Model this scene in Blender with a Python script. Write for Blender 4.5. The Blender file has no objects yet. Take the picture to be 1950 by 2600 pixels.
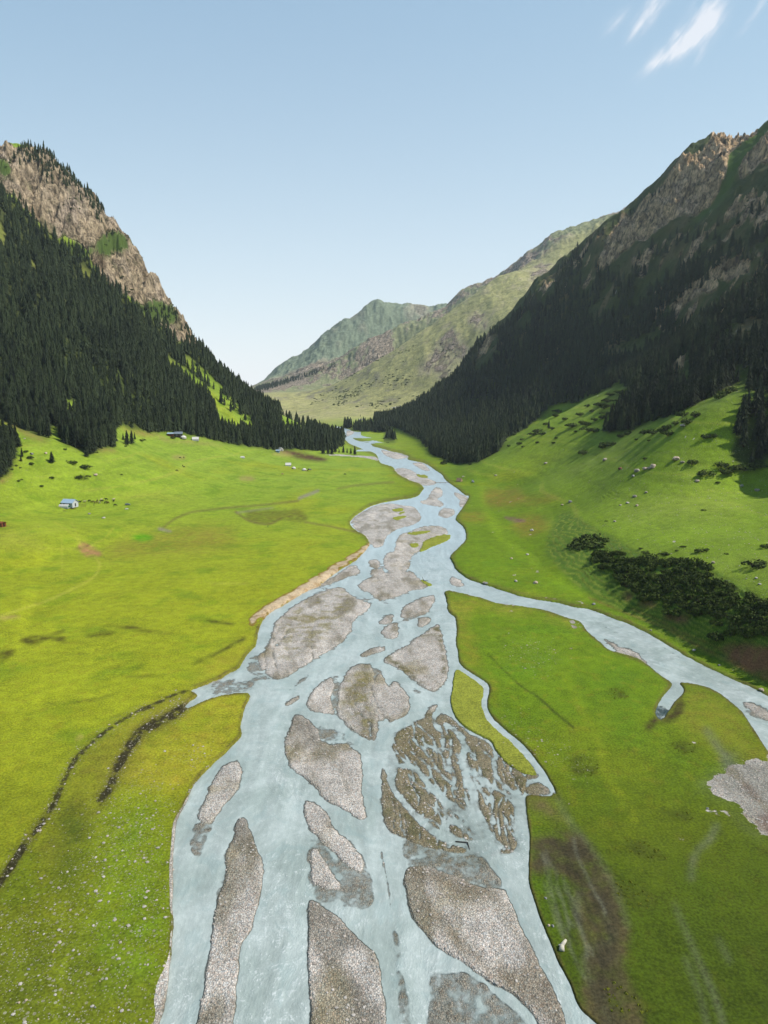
import bpy, math, random
import numpy as np
from mathutils import Vector, Matrix, noise as mnoise

# ------------------------------------------------------------------ camera, world, sun, exposure
sc = bpy.context.scene
COL = sc.collection
CAM_H = 110.0
FOC = 24.0
PITCH = math.atan(268 / 1475.0)
SUN_EL = 50.0
SUN_AZ = -8.0            # degrees from +X towards +Y
EXPO = 0.62

cam_d = bpy.data.cameras.new('camera')
cam = bpy.data.objects.new('camera', cam_d)
COL.objects.link(cam)
cam.location = (0, 0, CAM_H)
cam.rotation_euler = (math.pi / 2 - PITCH, 0, 0)
cam_d.sensor_fit = 'VERTICAL'
cam_d.sensor_height = 36.0
cam_d.sensor_width = 27.0
cam_d.lens = FOC
cam_d.clip_start = 1.0
cam_d.clip_end = 40000.0
sc.camera = cam

world = bpy.data.worlds.new("World")
sc.world = world
world.use_nodes = True
wn, wl = world.node_tree.nodes, world.node_tree.links
wn.clear()
sky = wn.new('ShaderNodeTexSky')
sky.sky_type = 'NISHITA'
sky.sun_disc = False
sky.sun_elevation = math.radians(SUN_EL)
sky.sun_rotation = math.radians(90 - SUN_AZ)
sky.altitude = 2200
sky.air_density = 1.0
sky.dust_density = 0.6
sky.ozone_density = 1.6
bg = wn.new('ShaderNodeBackground')
bg.inputs['Strength'].default_value = 0.115
wo = wn.new('ShaderNodeOutputWorld')


def wmath(op, a, b=None, c=None):
    n = wn.new('ShaderNodeMath')
    n.operation = op
    for i, v in enumerate((a, b, c)):
        if v is None:
            continue
        if isinstance(v, (int, float)):
            n.inputs[i].default_value = v
        else:
            wl.new(v, n.inputs[i])
    return n.outputs[0]


geo = wn.new('ShaderNodeTexCoord')
sep = wn.new('ShaderNodeSeparateXYZ')
wl.new(geo.outputs['Generated'], sep.inputs[0])
dy = wmath('MAXIMUM', sep.outputs[1], 0.05)
ca = wmath('DIVIDE', sep.outputs[0], dy)      # tangent of azimuth
cb = wmath('DIVIDE', sep.outputs[2], dy)      # tangent of elevation
cmb = wn.new('ShaderNodeCombineXYZ')
wl.new(ca, cmb.inputs[0])
wl.new(cb, cmb.inputs[1])
# cirrus: streaks (centre azimuth/elevation tangents, half length, half width, angle, strength)
streaks = [(0.399, 0.452, 0.036, 0.0125, 40, 1.5), (0.372, 0.432, 0.026, 0.006, 35, .9), (0.425, 0.476, 0.022, 0.013, 55, 1.1), (0.350, 0.488, 0.026, 0.0085, 50, 1.0),
           (0.333, 0.466, 0.016, 0.004, 58, .55), (0.305, 0.474, 0.018, 0.0055, 45, .5), (0.428, 0.498, 0.022, 0.008, 38, 0.7), (0.421, 0.436, 0.013, 0.0035, 66, .5),
           (0.484, 0.478, 0.022, 0.004, 50, 0.42), (0.497, 0.500, 0.015, 0.004, 58, .4)]


def wnoise(scale, detail, rot, sx, sy):
    mp = wn.new('ShaderNodeMapping')
    mp.vector_type = 'TEXTURE'
    mp.inputs['Rotation'].default_value = (0, 0, math.radians(rot))
    mp.inputs['Scale'].default_value = (sx, sy, 1)
    wl.new(cmb.outputs[0], mp.inputs['Vector'])
    n = wn.new('ShaderNodeTexNoise')
    n.inputs['Scale'].default_value = scale
    n.inputs['Detail'].default_value = detail
    n.inputs['Roughness'].default_value = 0.6
    n.inputs['Distortion'].default_value = 0.35
    wl.new(mp.outputs[0], n.inputs['Vector'])
    return n.outputs['Fac']


nz1 = wnoise(26, 9, 50, 2.6, 0.9)
nz2 = wnoise(75, 8, 52, 4.0, 0.6)
nzw = wnoise(18, 5, 45, 1, 1)
tot = None
for (a0, b0, L, W, ang, st) in streaks:
    th = math.radians(ang)
    da = wmath('SUBTRACT', ca, a0)
    db = wmath('SUBTRACT', cb, b0)
    al = wmath('ADD', wmath('MULTIPLY', da, math.cos(th)), wmath('MULTIPLY', db, math.sin(th)))
    ac = wmath('SUBTRACT', wmath('MULTIPLY', db, math.cos(th)), wmath('MULTIPLY', da, math.sin(th)))
    ac = wmath('ADD', ac, wmath('MULTIPLY', wmath('SUBTRACT', nzw, 0.5), W * 2.2))
    e = wmath('ADD', wmath('POWER', wmath('ABSOLUTE', wmath('DIVIDE', al, L)), 2.0),
              wmath('POWER', wmath('ABSOLUTE', wmath('DIVIDE', ac, W)), 2.0))
    g = wmath('MULTIPLY', wmath('EXPONENT', wmath('MULTIPLY', e, -1.0)), st)
    tot = g if tot is None else wmath('ADD', tot, g)
mixn = wmath('ADD', wmath('MULTIPLY', nz1, 0.6), wmath('MULTIPLY', nz2, 0.4))
cl = wmath('MULTIPLY', tot, wmath('MULTIPLY_ADD', mixn, 6.8, -2.75))
clm = wn.new('ShaderNodeClamp')
wl.new(cl, clm.inputs[0])
clf = wmath('MULTIPLY', clm.outputs[0], 0.80)
wmix = wn.new('ShaderNodeMix')
wmix.data_type = 'RGBA'
wl.new(clf, wmix.inputs['Factor'])
sr = wn.new('ShaderNodeSeparateColor')
wl.new(sky.outputs[0], sr.inputs[0])
cr_ = wn.new('ShaderNodeCombineColor')
for i_, (k_, e_) in enumerate(((1.66, .56), (2.10, .50), (2.44, .40))):
    wl.new(wmath('MULTIPLY', wmath('POWER', wmath('MAXIMUM', sr.outputs[i_], 0.0), e_), k_), cr_.inputs[i_])
elf = wmath('EXPONENT', wmath('MULTIPLY', wmath('MAXIMUM', cb, 0.0), -4.6))
hzm = wn.new('ShaderNodeMix')
hzm.data_type = 'RGBA'
wl.new(wmath('MULTIPLY', elf, .96), hzm.inputs['Factor'])
wl.new(cr_.outputs[0], hzm.inputs['A'])
hzm.inputs['B'].default_value = (5.35, 5.55, 5.75, 1)
wl.new(hzm.outputs['Result'], wmix.inputs['A'])
wmix.inputs['B'].default_value = (5.2, 5.3, 5.6, 1)
wl.new(wmix.outputs['Result'], bg.inputs['Color'])
wl.new(bg.outputs[0], wo.inputs['Surface'])

sun_d = bpy.data.lights.new('sun', 'SUN')
sun_d.energy = 4.6
sun_d.angle = math.radians(0.5)
sun_d.color = (1.0, 0.95, 0.86)
sun = bpy.data.objects.new('sun', sun_d)
COL.objects.link(sun)
el, az = math.radians(SUN_EL), math.radians(SUN_AZ)
sdir = Vector((math.cos(el) * math.cos(az), math.cos(el) * math.sin(az), math.sin(el)))
sun.rotation_euler = sdir.to_track_quat('Z', 'Y').to_euler()
sun.location = (300, 100, 600)
vs = sc.view_settings
vs.view_transform = 'Standard'
vs.look = 'None'
vs.exposure = EXPO
vs.gamma = 1.0

# ------------------------------------------------------------------ projection helpers (image pixels <-> ground)
CP, SP = math.cos(PITCH), math.sin(PITCH)
FS = FOC / 36.0 * 2600.0
KD = 2600 / 2212.0
CROPS = {'D': (0, 0, 1 / KD), 'S': (0, 0, 1), 'c1': (0, 250, 1.659), 'c2': (950, 250, 1.659), 'c3': (0, 1000, 1.659),
         'c4': (950, 1000, 1.659), 'c5': (0, 1600, 1.659), 'c6': (950, 1600, 1.659), 'c7': (600, 950, 2.37),
         'c8': (1350, 1280, 2.765), 'c9': (800, 960, 3.687), 'c10': (1600, 1650, 4.023), 'c11': (1100, 900, 1.952),
         'c12': (0, 980, 4.147), 'c13': (380, 1060, 3.318), 'c14': (100, 1220, 5.53)}


def S(c, x, y):
    ox, oy, k = CROPS[c]
    return ox + x / k, oy + y / k


def ray(sx, sy):
    u, v = (sx - 975) / FS, (1300 - sy) / FS
    return u, CP + v * SP, -SP + v * CP


def at(c, x, y, Y):
    rx, ry, rz = ray(*S(c, x, y))
    return (rx * Y / ry, Y, CAM_H + rz * Y / ry)


def on(c, x, y, z):
    rx, ry, rz = ray(*S(c, x, y))
    k = (z - CAM_H) / rz
    return (rx * k, ry * k, z)


def project(x, y, z):
    zz = z - CAM_H
    d = y * CP - zz * SP
    up = y * SP + zz * CP
    d = np.maximum(d, 1.0)
    return 975 + FS * x / d, 1300 - FS * up / d


# ------------------------------------------------------------------ noise
rs = np.random.RandomState(7)
PERM = rs.permutation(512).astype(np.int64)
PERM = np.concatenate([PERM, PERM])
GA = rs.rand(512) * 2 * np.pi
GX, GY = np.cos(GA), np.sin(GA)


def gnoise(x, y, seed=0):
    xi, yi = np.floor(x).astype(np.int64), np.floor(y).astype(np.int64)
    xf, yf = x - xi, y - yi
    xi = xi + seed * 57
    u = xf * xf * xf * (xf * (xf * 6 - 15) + 10)
    v = yf * yf * yf * (yf * (yf * 6 - 15) + 10)

    def g(ix, iy, fx, fy):
        h = PERM[(PERM[ix & 511] + iy) & 511]
        return GX[h] * fx + GY[h] * fy
    a = g(xi, yi, xf, yf)
    b = g(xi + 1, yi, xf - 1, yf)
    c = g(xi, yi + 1, xf, yf - 1)
    d = g(xi + 1, yi + 1, xf - 1, yf - 1)
    return ((a + (b - a) * u) * (1 - v) + (c + (d - c) * u) * v) * 1.5


def fbm(x, y, scale, octs=4, seed=0, rough=0.5, ridged=False):
    f, a, t, tt = 1.0 / scale, 1.0, 0.0, 0.0
    for i in range(octs):
        n = gnoise(x * f + 13.7 * i, y * f - 7.1 * i, seed + i)
        if ridged:
            n = 1 - 2 * np.abs(n)
        t = t + a * n
        tt += a
        a *= rough
        f *= 2.03
    return t / tt


def sstep(a, b, x):
    t = np.clip((x - a) / (b - a), 0, 1)
    return t * t * (3 - 2 * t)


# ------------------------------------------------------------------ mask rasters traced in image pixels
RX0, RY0, CELL = -420.0, 200.0, 1.6
RW, RH = int((2370 + 420) / CELL), int((3150 - 200) / CELL)


def smooth_poly(pts, n=5):
    p = np.array(pts, float)
    out = []
    N = len(p)
    for i in range(N):
        p0, p1, p2, p3 = p[i - 1], p[i], p[(i + 1) % N], p[(i + 2) % N]
        for k in range(n):
            t = k / n
            out.append(0.5 * ((2 * p1) + (-p0 + p2) * t + (2 * p0 - 5 * p1 + 4 * p2 - p3) * t * t
                              + (-p0 + 3 * p1 - 3 * p2 + p3) * t ** 3))
    return np.array(out)


def to_r(c, pts):
    return [((S(c, x, y)[0] - RX0) / CELL, (S(c, x, y)[1] - RY0) / CELL) for x, y in pts]


def fill(mask, c, pts, val=1.0, smooth=True, raw=False):
    p = pts if raw else to_r(c, pts)
    p = smooth_poly(p) if smooth else np.array(p, float)
    x0, x1 = max(int(p[:, 0].min()), 0), min(int(p[:, 0].max()) + 2, RW)
    y0, y1 = max(int(p[:, 1].min()), 0), min(int(p[:, 1].max()) + 2, RH)
    if x1 <= x0 or y1 <= y0:
        return
    xs = np.arange(x0, x1) + 0.5
    N = len(p)
    for yy in range(y0, y1):
        Y = yy + 0.5
        a, b = p, np.roll(p, -1, 0)
        m = (a[:, 1] > Y) != (b[:, 1] > Y)
        if not m.any():
            continue
        a, b = a[m], b[m]
        xc = np.sort(a[:, 0] + (Y - a[:, 1]) * (b[:, 0] - a[:, 0]) / (b[:, 1] - a[:, 1]))
        ins = (np.searchsorted(xc, xs) % 2) == 1
        row = mask[yy, x0:x1]
        row[ins] = val


def stroke(mask, c, pts, w, val=1.0, w2=None):
    """soft-edged line; w in crop pixels (w2 = width at the far end of the line)"""
    k = 1 / CROPS[c][2] / CELL
    p = np.array(to_r(c, pts))
    w2 = w if w2 is None else w2
    n = len(p)
    # smooth subdivision
    q = []
    for i in range(n - 1):
        p0, p1, p2, p3 = p[max(i - 1, 0)], p[i], p[i + 1], p[min(i + 2, n - 1)]
        for s in range(4):
            t = s / 4
            q.append(0.5 * ((2 * p1) + (-p0 + p2) * t + (2 * p0 - 5 * p1 + 4 * p2 - p3) * t * t
                            + (-p0 + 3 * p1 - 3 * p2 + p3) * t ** 3))
    q.append(p[-1])
    q = np.array(q)
    for i in range(len(q) - 1):
        a, b = q[i], q[i + 1]
        ww = (w + (w2 - w) * i / max(len(q) - 2, 1)) * k * 0.5
        ww = max(ww, 0.6)
        x0, x1 = int(max(min(a[0], b[0]) - ww - 2, 0)), int(min(max(a[0], b[0]) + ww + 3, RW))
        y0, y1 = int(max(min(a[1], b[1]) - ww - 2, 0)), int(min(max(a[1], b[1]) + ww + 3, RH))
        if x1 <= x0 or y1 <= y0:
            continue
        X, Y = np.meshgrid(np.arange(x0, x1) + .5, np.arange(y0, y1) + .5)
        d = b - a
        L = max((d * d).sum(), 1e-6)
        t = np.clip(((X - a[0]) * d[0] + (Y - a[1]) * d[1]) / L, 0, 1)
        dist = np.hypot(X - a[0] - t * d[0], Y - a[1] - t * d[1])
        m = np.clip(ww + 0.5 - dist, 0, 1)
        sub = mask[y0:y1, x0:x1]
        if val > 0:
            np.maximum(sub, m * val, out=sub)
        else:
            sub *= (1 - m)


def blur(m, r):
    r = max(int(round(r)), 1)
    for _ in range(2):
        for ax in (0, 1):
            pad = [(0, 0), (0, 0)]
            pad[ax] = (r + 1, r)
            c = np.cumsum(np.pad(m, pad, mode='edge'), axis=ax)
            n = m.shape[ax]
            if ax == 0:
                m = (c[2 * r + 1:2 * r + 1 + n] - c[0:n]) / (2 * r + 1)
            else:
                m = (c[:, 2 * r + 1:2 * r + 1 + n] - c[:, 0:n]) / (2 * r + 1)
    return m


def sample(m, sx, sy):
    fx = np.clip((sx - RX0) / CELL - .5, 0, RW - 1.001)
    fy = np.clip((sy - RY0) / CELL - .5, 0, RH - 1.001)
    ix, iy = fx.astype(int), fy.astype(int)
    ax, ay = fx - ix, fy - iy
    return ((m[iy, ix] * (1 - ax) + m[iy, ix + 1] * ax) * (1 - ay) + (m[iy + 1, ix] * (1 - ax) + m[iy + 1, ix + 1] * ax) * ay)


def new():
    return np.zeros((RH, RW))


def polys(c, *pl, smooth=True):
    m = new()
    for p in pl:
        fill(m, c, p, smooth=smooth)
    return m


# ---- river bed (water and bars together)
bed_pts = []


def bp(c, *pts):
    for x, y in pts:
        bed_pts.append(S(c, x, y))


bp('c9', (250, 485), (262, 520), (265, 560), (300, 590), (340, 620), (420, 650), (490, 675), (560, 700), (590, 735), (610, 790),
   (670, 810), (740, 835), (745, 862), (790, 905), (850, 935), (910, 965), (975, 985), (1025, 1025), (1000, 1060), (975, 1100))
bp('c7', (1110, 725), (1060, 745), (980, 757), (880, 775), (800, 800), (730, 845), (686, 885), (690, 912), (730, 945), (775, 970),
   (800, 1010), (798, 1035), (770, 1070), (725, 1115), (700, 1135), (655, 1160), (600, 1195), (540, 1238), (500, 1272), (430, 1302),
   (370, 1335), (300, 1380), (230, 1418), (175, 1462), (142, 1520), (128, 1580), (118, 1650))
bp('c3', (1080, 1060), (1040, 1098), (1010, 1150), (960, 1180), (920, 1205), (860, 1228), (800, 1252), (835, 1268), (800, 1295), (775, 1322),
   (800, 1325), (870, 1290), (950, 1268), (1052, 1262), (1036, 1310), (1025, 1350), (1014, 1390), (1015, 1440), (960, 1500),
   (900, 1555), (865, 1590))
bp('c5', (815, 655), (788, 720), (752, 785), (738, 850), (733, 920), (728, 1000), (731, 1080), (726, 1150), (731, 1230), (726, 1300),
   (722, 1370), (712, 1440), (706, 1500), (690, 1600), (670, 1659), (640, 1800), (600, 2300))
bp('c6', (1500, 2300), (1080, 1850), (940, 1659), (868, 1590), (820, 1480), (770, 1380), (740, 1310), (700, 1210), (665, 1110),
   (650, 1040), (652, 950), (656, 870), (646, 800), (640, 720), (650, 692), (745, 696), (752, 672), (768, 702), (778, 715), (784, 712),
   (772, 690), (745, 640), (700, 568), (650, 505), (605, 460), (550, 415), (498, 365), (474, 310), (484, 240), (456, 208), (412, 180),
   (362, 140))
bp('c4', (352, 1090), (345, 1050), (346, 980), (340, 940), (312, 918), (305, 870), (302, 828), (420, 850), (500, 875), (560, 885), (640, 895),
   (720, 910), (800, 935), (870, 960), (900, 1000), (950, 1040), (1000, 1080), (1090, 1105), (1150, 1135), (1200, 1178), (1248, 1210),
   (1250, 1232), (1205, 1290), (1185, 1340), (1205, 1372), (1235, 1345), (1262, 1298), (1306, 1248), (1285, 1212), (1380, 1225),
   (1450, 1255), (1510, 1300), (1560, 1350), (1600, 1410), (1640, 1470), (1680, 1530), (1850, 1750), (2200, 2100), (2600, 2100), (2400, 1750),
   (1850, 1390), (1659, 1272), (1600, 1240), (1500, 1195), (1400, 1148), (1300, 1095), (1200, 1035), (1100, 980), (1000, 942),
   (920, 910), (850, 898), (780, 880), (700, 868), (620, 852), (560, 833), (480, 808), (400, 780), (350, 745), (330, 710), (318, 688),
   (340, 662), (380, 620), (386, 590), (374, 558), (343, 532), (350, 508), (380, 468), (402, 428))
bp('c9', (1410, 1100), (1350, 1050), (1280, 1000), (1235, 970), (1202, 935), (1190, 905), (1120, 860), (1080, 830), (1010, 795),
   (900, 772), (840, 755), (885, 738), (800, 705), (720, 690), (660, 670), (600, 655), (540, 640), (510, 612), (460, 605),
   (380, 580), (345, 560), (312, 540), (365, 520), (370, 498), (300, 487))
bed0 = new()
fill(bed0, 'S', bed_pts)

gr = new()      # dry gravel
dry = [
 ('c7', (690, 888), (740, 842), (810, 803), (880, 780), (940, 778), (1000, 788), (1070, 800), (1110, 850), (1108, 875), (1060, 905), (1000, 920), (940, 945), (895, 985), (882, 1028), (850, 1042), (812, 1028), (785, 980), (742, 947), (698, 915)),
 ('c7', (1040, 945), (1100, 922), (1170, 912), (1230, 915), (1268, 935), (1275, 960), (1288, 985), (1240, 1015), (1180, 1040), (1100, 1072), (1060, 1080), (1050, 1130), (1020, 1180), (960, 1195), (900, 1165), (885, 1120), (900, 1080), (950, 1060), (965, 1000), (985, 970)),
 ('c7', (800, 1125), (840, 1115), (880, 1150), (890, 1190), (960, 1200), (1050, 1185), (1080, 1215), (1120, 1245), (1175, 1272), (1080, 1290), (1000, 1320), (940, 1340), (860, 1355), (800, 1310), (730, 1275), (760, 1250), (800, 1215), (815, 1180)),
 ('c3', (1150, 1000), (1170, 950), (1230, 900), (1300, 860), (1380, 825), (1440, 815), (1480, 850), (1560, 890), (1490, 950), (1470, 1010), (1400, 1070), (1330, 1110), (1280, 1140), (1220, 1180), (1170, 1195), (1110, 1170), (1090, 1120), (1095, 1095), (1130, 1060)),
 ('c7', (550, 1240), (620, 1200), (700, 1145), (750, 1185), (740, 1195), (650, 1225), (560, 1260), (480, 1290), (430, 1308), (500, 1272)),
 ('c7', (1165, 720), (1200, 680), (1235, 690), (1240, 730), (1200, 748), (1250, 775), (1230, 795), (1130, 780), (1100, 765), (1150, 750)),
 ('c7', (1215, 835), (1250, 805), (1310, 815), (1310, 845), (1270, 860), (1225, 855)),
 ('c7', (1310, 708), (1350, 722), (1398, 745), (1388, 788), (1350, 800), (1340, 770), (1350, 755), (1315, 730)),
 ('c9', (610, 665), (700, 690), (800, 710), (885, 738), (830, 750), (760, 755), (700, 740), (650, 715)),
 ('c9', (745, 862), (770, 845), (870, 850), (960, 895), (1060, 925), (1060, 940), (1110, 960), (1150, 980), (1080, 1000), (1010, 1000), (950, 980), (890, 965), (850, 940), (800, 905), (760, 895)),
 ('c9', (900, 792), (950, 788), (1010, 800), (1060, 840), (1090, 860), (1030, 865), (960, 830), (920, 810)),
 ('c9', (300, 492), (370, 495), (355, 540), (300, 550), (290, 520)),
 ('c7', (1290, 1220), (1320, 1225), (1370, 1265), (1340, 1275), (1295, 1260)),
 ('c7', (990, 1440), (1010, 1400), (1060, 1370), (1120, 1340), (1190, 1328), (1180, 1380), (1150, 1430), (1080, 1450), (1000, 1460)),
 ('c7', (855, 1500), (880, 1470), (940, 1440), (940, 1480), (900, 1500)),
 ('c7', (870, 1550), (910, 1515), (965, 1490), (970, 1540), (975, 1575), (920, 1585)),
 ('c7', (1095, 1480), (1130, 1465), (1170, 1470), (1150, 1495), (1100, 1520)),
 ('c3', (1518, 1103), (1550, 1075), (1620, 1060), (1610, 1080), (1550, 1102)),
 ('c3', (1200, 1312), (1220, 1290), (1262, 1265), (1250, 1290), (1215, 1313)),
 ('c4', (42, 1120), (120, 1070), (180, 1030), (240, 990), (270, 972), (290, 1040), (302, 1100), (310, 1160), (290, 1220), (240, 1247), (180, 1210), (110, 1160)),
 ('c3', (1295, 1300), (1320, 1250), (1380, 1192), (1405, 1215), (1392, 1290), (1405, 1345), (1310, 1328)),
 ('c3', (1425, 1290), (1435, 1220), (1475, 1160), (1555, 1136), (1574, 1200), (1562, 1280), (1585, 1370), (1588, 1420), (1568, 1462), (1490, 1412), (1425, 1352)),
 ('c4', (10, 1190), (30, 1178), (60, 1230), (85, 1210), (125, 1245), (148, 1290), (135, 1345), (80, 1378), (20, 1372), (-28, 1340), (-15, 1270)),
 ('c4', (215, 1350), (240, 1320), (268, 1305), (262, 1340), (230, 1358)),
 ('c5', (1245, 355), (1300, 375), (1340, 420), (1350, 465), (1400, 478), (1450, 472), (1500, 510), (1525, 560), (1525, 680), (1538, 788), (1500, 780), (1420, 735), (1360, 700), (1310, 640), (1230, 580), (1200, 510), (1205, 450), (1230, 400)),
 ('c5', (1000, 550), (1016, 590), (1005, 650), (960, 710), (915, 770), (890, 812), (835, 790), (860, 720), (900, 625), (950, 565)),
 ('c5', (1020, 785), (1042, 810), (1062, 870), (1088, 930), (1108, 985), (1102, 1070), (1082, 1170), (1052, 1260), (1012, 1330), (1002, 1430), (992, 1540), (980, 1659), (960, 1850), (800, 1850), (828, 1650), (853, 1540), (873, 1420), (888, 1310), (903, 1200), (918, 1130), (948, 1040), (955, 930), (983, 870), (998, 800)),
 ('c5', (1283, 722), (1310, 720), (1370, 760), (1400, 820), (1450, 870), (1500, 920), (1530, 980), (1520, 1012), (1460, 980), (1390, 920), (1330, 860), (1290, 800)),
 ('c5', (1310, 945), (1330, 920), (1380, 990), (1432, 1060), (1420, 1090), (1350, 1075), (1313, 1055)),
 ('c5', (1302, 1135), (1350, 1160), (1420, 1200), (1480, 1270), (1560, 1340), (1592, 1400), (1612, 1500), (1625, 1659), (1645, 1850), (1310, 1850), (1312, 1600), (1300, 1500), (1298, 1350), (1300, 1250)),
 ('c6', (132, 1005), (220, 995), (300, 1020), (380, 1055), (460, 1080), (545, 1090), (580, 1150), (605, 1220), (655, 1320), (705, 1420), (755, 1520), (795, 1600), (805, 1659), (840, 1850), (790, 1850), (680, 1630), (600, 1540), (500, 1480), (380, 1400), (260, 1320), (200, 1260), (160, 1190), (138, 1110)),
 # braided delta right of the middle
 ('c6', (78, 480), (110, 425), (200, 372), (262, 352), (300, 352), (340, 385), (390, 415), (460, 460), (540, 468), (600, 492), (650, 550), (692, 612), (642, 632), (626, 690), (600, 720), (590, 800), (600, 880), (580, 932), (530, 930), (490, 890), (460, 830), (400, 900), (380, 930), (300, 925), (200, 850), (120, 760), (90, 640), (105, 560)),
 ('c6', (32, 580), (50, 600), (60, 650), (110, 700), (150, 760), (200, 820), (250, 870), (275, 915), (220, 910), (130, 870), (60, 835), (40, 780), (32, 680)),
 # tributary
 ('c8', (500, 940), (580, 978), (640, 1005), (720, 1040), (815, 1112), (760, 1104), (680, 1074), (565, 1055), (590, 1020)),
 ('c10', (1160, 535), (1280, 556), (1400, 625), (1600, 700), (1600, 760), (1400, 705), (1280, 650), (1190, 575)),
]
for d in dry:
    fill(gr, d[0], d[1:])
wp = new()      # channels cut through the bars
for c, pts, w, w2 in [
    ('c6', [(268, 335), (250, 380), (285, 430), (290, 500)], 26, 16), ('c6', [(300, 395), (355, 430), (378, 480), (372, 560), (390, 620), (420, 690), (430, 760), (470, 850), (510, 930)], 22, 50),
    ('c6', [(90, 568), (160, 575), (210, 620), (260, 680), (330, 740), (400, 790), (440, 850), (510, 915)], 16, 50),
    ('c6', [(60, 590), (80, 660), (130, 730), (200, 800), (260, 850), (330, 880), (440, 915), (520, 960)], 24, 44),
    ('c6', [(300, 335), (335, 372), (420, 438), (488, 470), (510, 520), (500, 560), (520, 620), (570, 670), (620, 700)], 12, 16),
    ('c6', [(430, 610), (490, 650), (560, 690), (610, 705)], 9, 14), ('c6', [(150, 410), (150, 480), (200, 540), (240, 600), (260, 650)], 5, 5),
    ('c6', [(250, 500), (235, 560), (240, 600), (220, 650), (235, 700), (290, 760), (360, 830)], 5, 9),
    ('c6', [(330, 500), (320, 560), (345, 620), (330, 680), (400, 760)], 5, 10), ('c6', [(540, 700), (520, 760), (530, 860)], 7, 9),
    ('c6', [(430, 690), (425, 740), (450, 790)], 12, 12), ('c6', [(210, 720), (270, 760), (300, 830), (350, 870)], 8, 10),
    ('c6', [(300, 800), (380, 830), (430, 880)], 10, 12), ('c6', [(190, 790), (250, 800), (300, 850)], 8, 8),
    ('c6', [(260, 500), (300, 540), (380, 560), (440, 600)], 4, 6), ('c6', [(140, 540), (200, 560), (280, 590), (330, 640)], 4, 5),
    ('c6', [(600, 690), (612, 760), (632, 850), (620, 950)], 46, 60),
    ('c5', [(1290, 375), (1300, 420), (1320, 470)], 5, 5), ('c7', [(885, 1090), (950, 1150), (1020, 1160)], 3, 3),
    ('c7', [(1040, 1180), (1060, 1120), (1055, 1090)], 14, 8), ('c7', [(895, 795), (960, 800), (1040, 830)], 3, 3),
    ('c3', [(1600, 1140), (1640, 1180), (1659, 1200)], 8, 8), ('c6', [(545, 800), (560, 870), (570, 920)], 5, 9)]:
    stroke(wp, c, pts, w, 1, w2)
braidz = polys('c6', [(78, 480), (110, 425), (200, 372), (262, 352), (330, 375), (460, 455), (600, 492), (692, 612), (642, 632), (600, 720), (600, 880), (530, 930), (380, 930), (200, 880), (60, 835), (32, 680), (35, 590), (90, 600)])
rb_ = random.Random(77)
for k in range(74):
    x_, y_ = rb_.uniform(60, 620), rb_.uniform(360, 820)
    pts = [(x_, y_)]
    an = math.radians(rb_.gauss(62 if x_ < 420 else 72, 16))
    dr_ = rb_.gauss(0, .10)
    for q in range(rb_.randint(5, 11)):
        an += rb_.gauss(dr_, .30)
        an += (1.1 - an) * .25
        st_ = rb_.uniform(16, 30)
        x_ += math.cos(an) * st_
        y_ += math.sin(an) * st_
        pts.append((x_, y_))
    w_ = rb_.choice([5, 6, 7, 8, 10])
    tmpm = new()
    stroke(tmpm, 'c6', pts, w_ * .75, 1, w_ * 1.4)
    wp = np.maximum(wp, tmpm * braidz)
rs_ = random.Random(91)
for (c_, x0_, x1_, y0_, y1_, an0, nn, w0) in [('c3', 1120, 1540, 830, 1150, 118, 5, 5), ('c3', 1430, 1580, 1150, 1420, 80, 4, 6), ('c5', 1210, 1500, 430, 740, 62, 5, 7), ('c5', 1310, 1600, 1200, 1600, 70, 5, 8),
                                             ('c6', 150, 560, 1050, 1450, 58, 6, 8), ('c5', 930, 1100, 950, 1300, 100, 3, 7), ('c7', 740, 1070, 820, 1000, 150, 5, 5), ('c7', 880, 1240, 940, 1180, 120, 6, 5), ('c7', 760, 1080, 1200, 1330, 160, 5, 5),
                                             ('c4', 90, 290, 1030, 1210, 120, 3, 6), ('c7', 1000, 1180, 1340, 1450, 140, 2, 5), ('c5', 1290, 1500, 740, 980, 55, 3, 6)]:
    for k in range(nn if c_ in ('c3', 'c7') else 0):
        x_, y_ = rs_.uniform(x0_, x1_), rs_.uniform(y0_, y0_ + .4 * (y1_ - y0_))
        an = math.radians(an0 + rs_.gauss(0, 10))
        pts = [(x_, y_)]
        for q in range(rs_.randint(4, 7)):
            an += rs_.gauss(0, .22)
            st_ = (y1_ - y0_) * .16
            x_ += math.cos(an) * st_
            y_ += math.sin(an) * st_
            pts.append((x_, y_))
        tmpm = new()
        stroke(tmpm, c_, pts, w0 * .8, .8, w0 * 2.2)
        wp = np.maximum(wp, tmpm)
gr = gr * (1 - np.clip(wp, 0, 1))
# thin extra bars and shoals along the main channels
for c_, pts, w_, w2_ in [('c6', [(30, 930), (60, 1080), (70, 1180)], 9, 5), ('c3', [(1300, 1180), (1240, 1230), (1200, 1260)], 8, 4),
                         ('c7', [(1230, 1120), (1200, 1180), (1190, 1240)], 8, 4), ('c7', [(870, 1370), (940, 1380), (1010, 1350)], 9, 4), ('c8', [(700, 880), (860, 960), (1050, 1080)], 8, 8), ('c4', [(100, 960), (170, 940), (220, 900)], 7, 5)]:
    stroke(gr, c_, pts, w_, .62, w2_)
stroke(wp, 'c6', [(640, 655), (680, 632), (730, 650), (746, 690)], 7, 1, 7)
stroke(wp, 'c6', [(645, 685), (700, 690), (750, 692)], 6, 1, 7)
bar2 = new()
fill(bar2, 'c6', [(645, 660), (690, 640), (738, 665), (742, 685), (650, 682)])
gr = np.maximum(gr, bar2 * (1 - np.clip(wp, 0, 1)))
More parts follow.
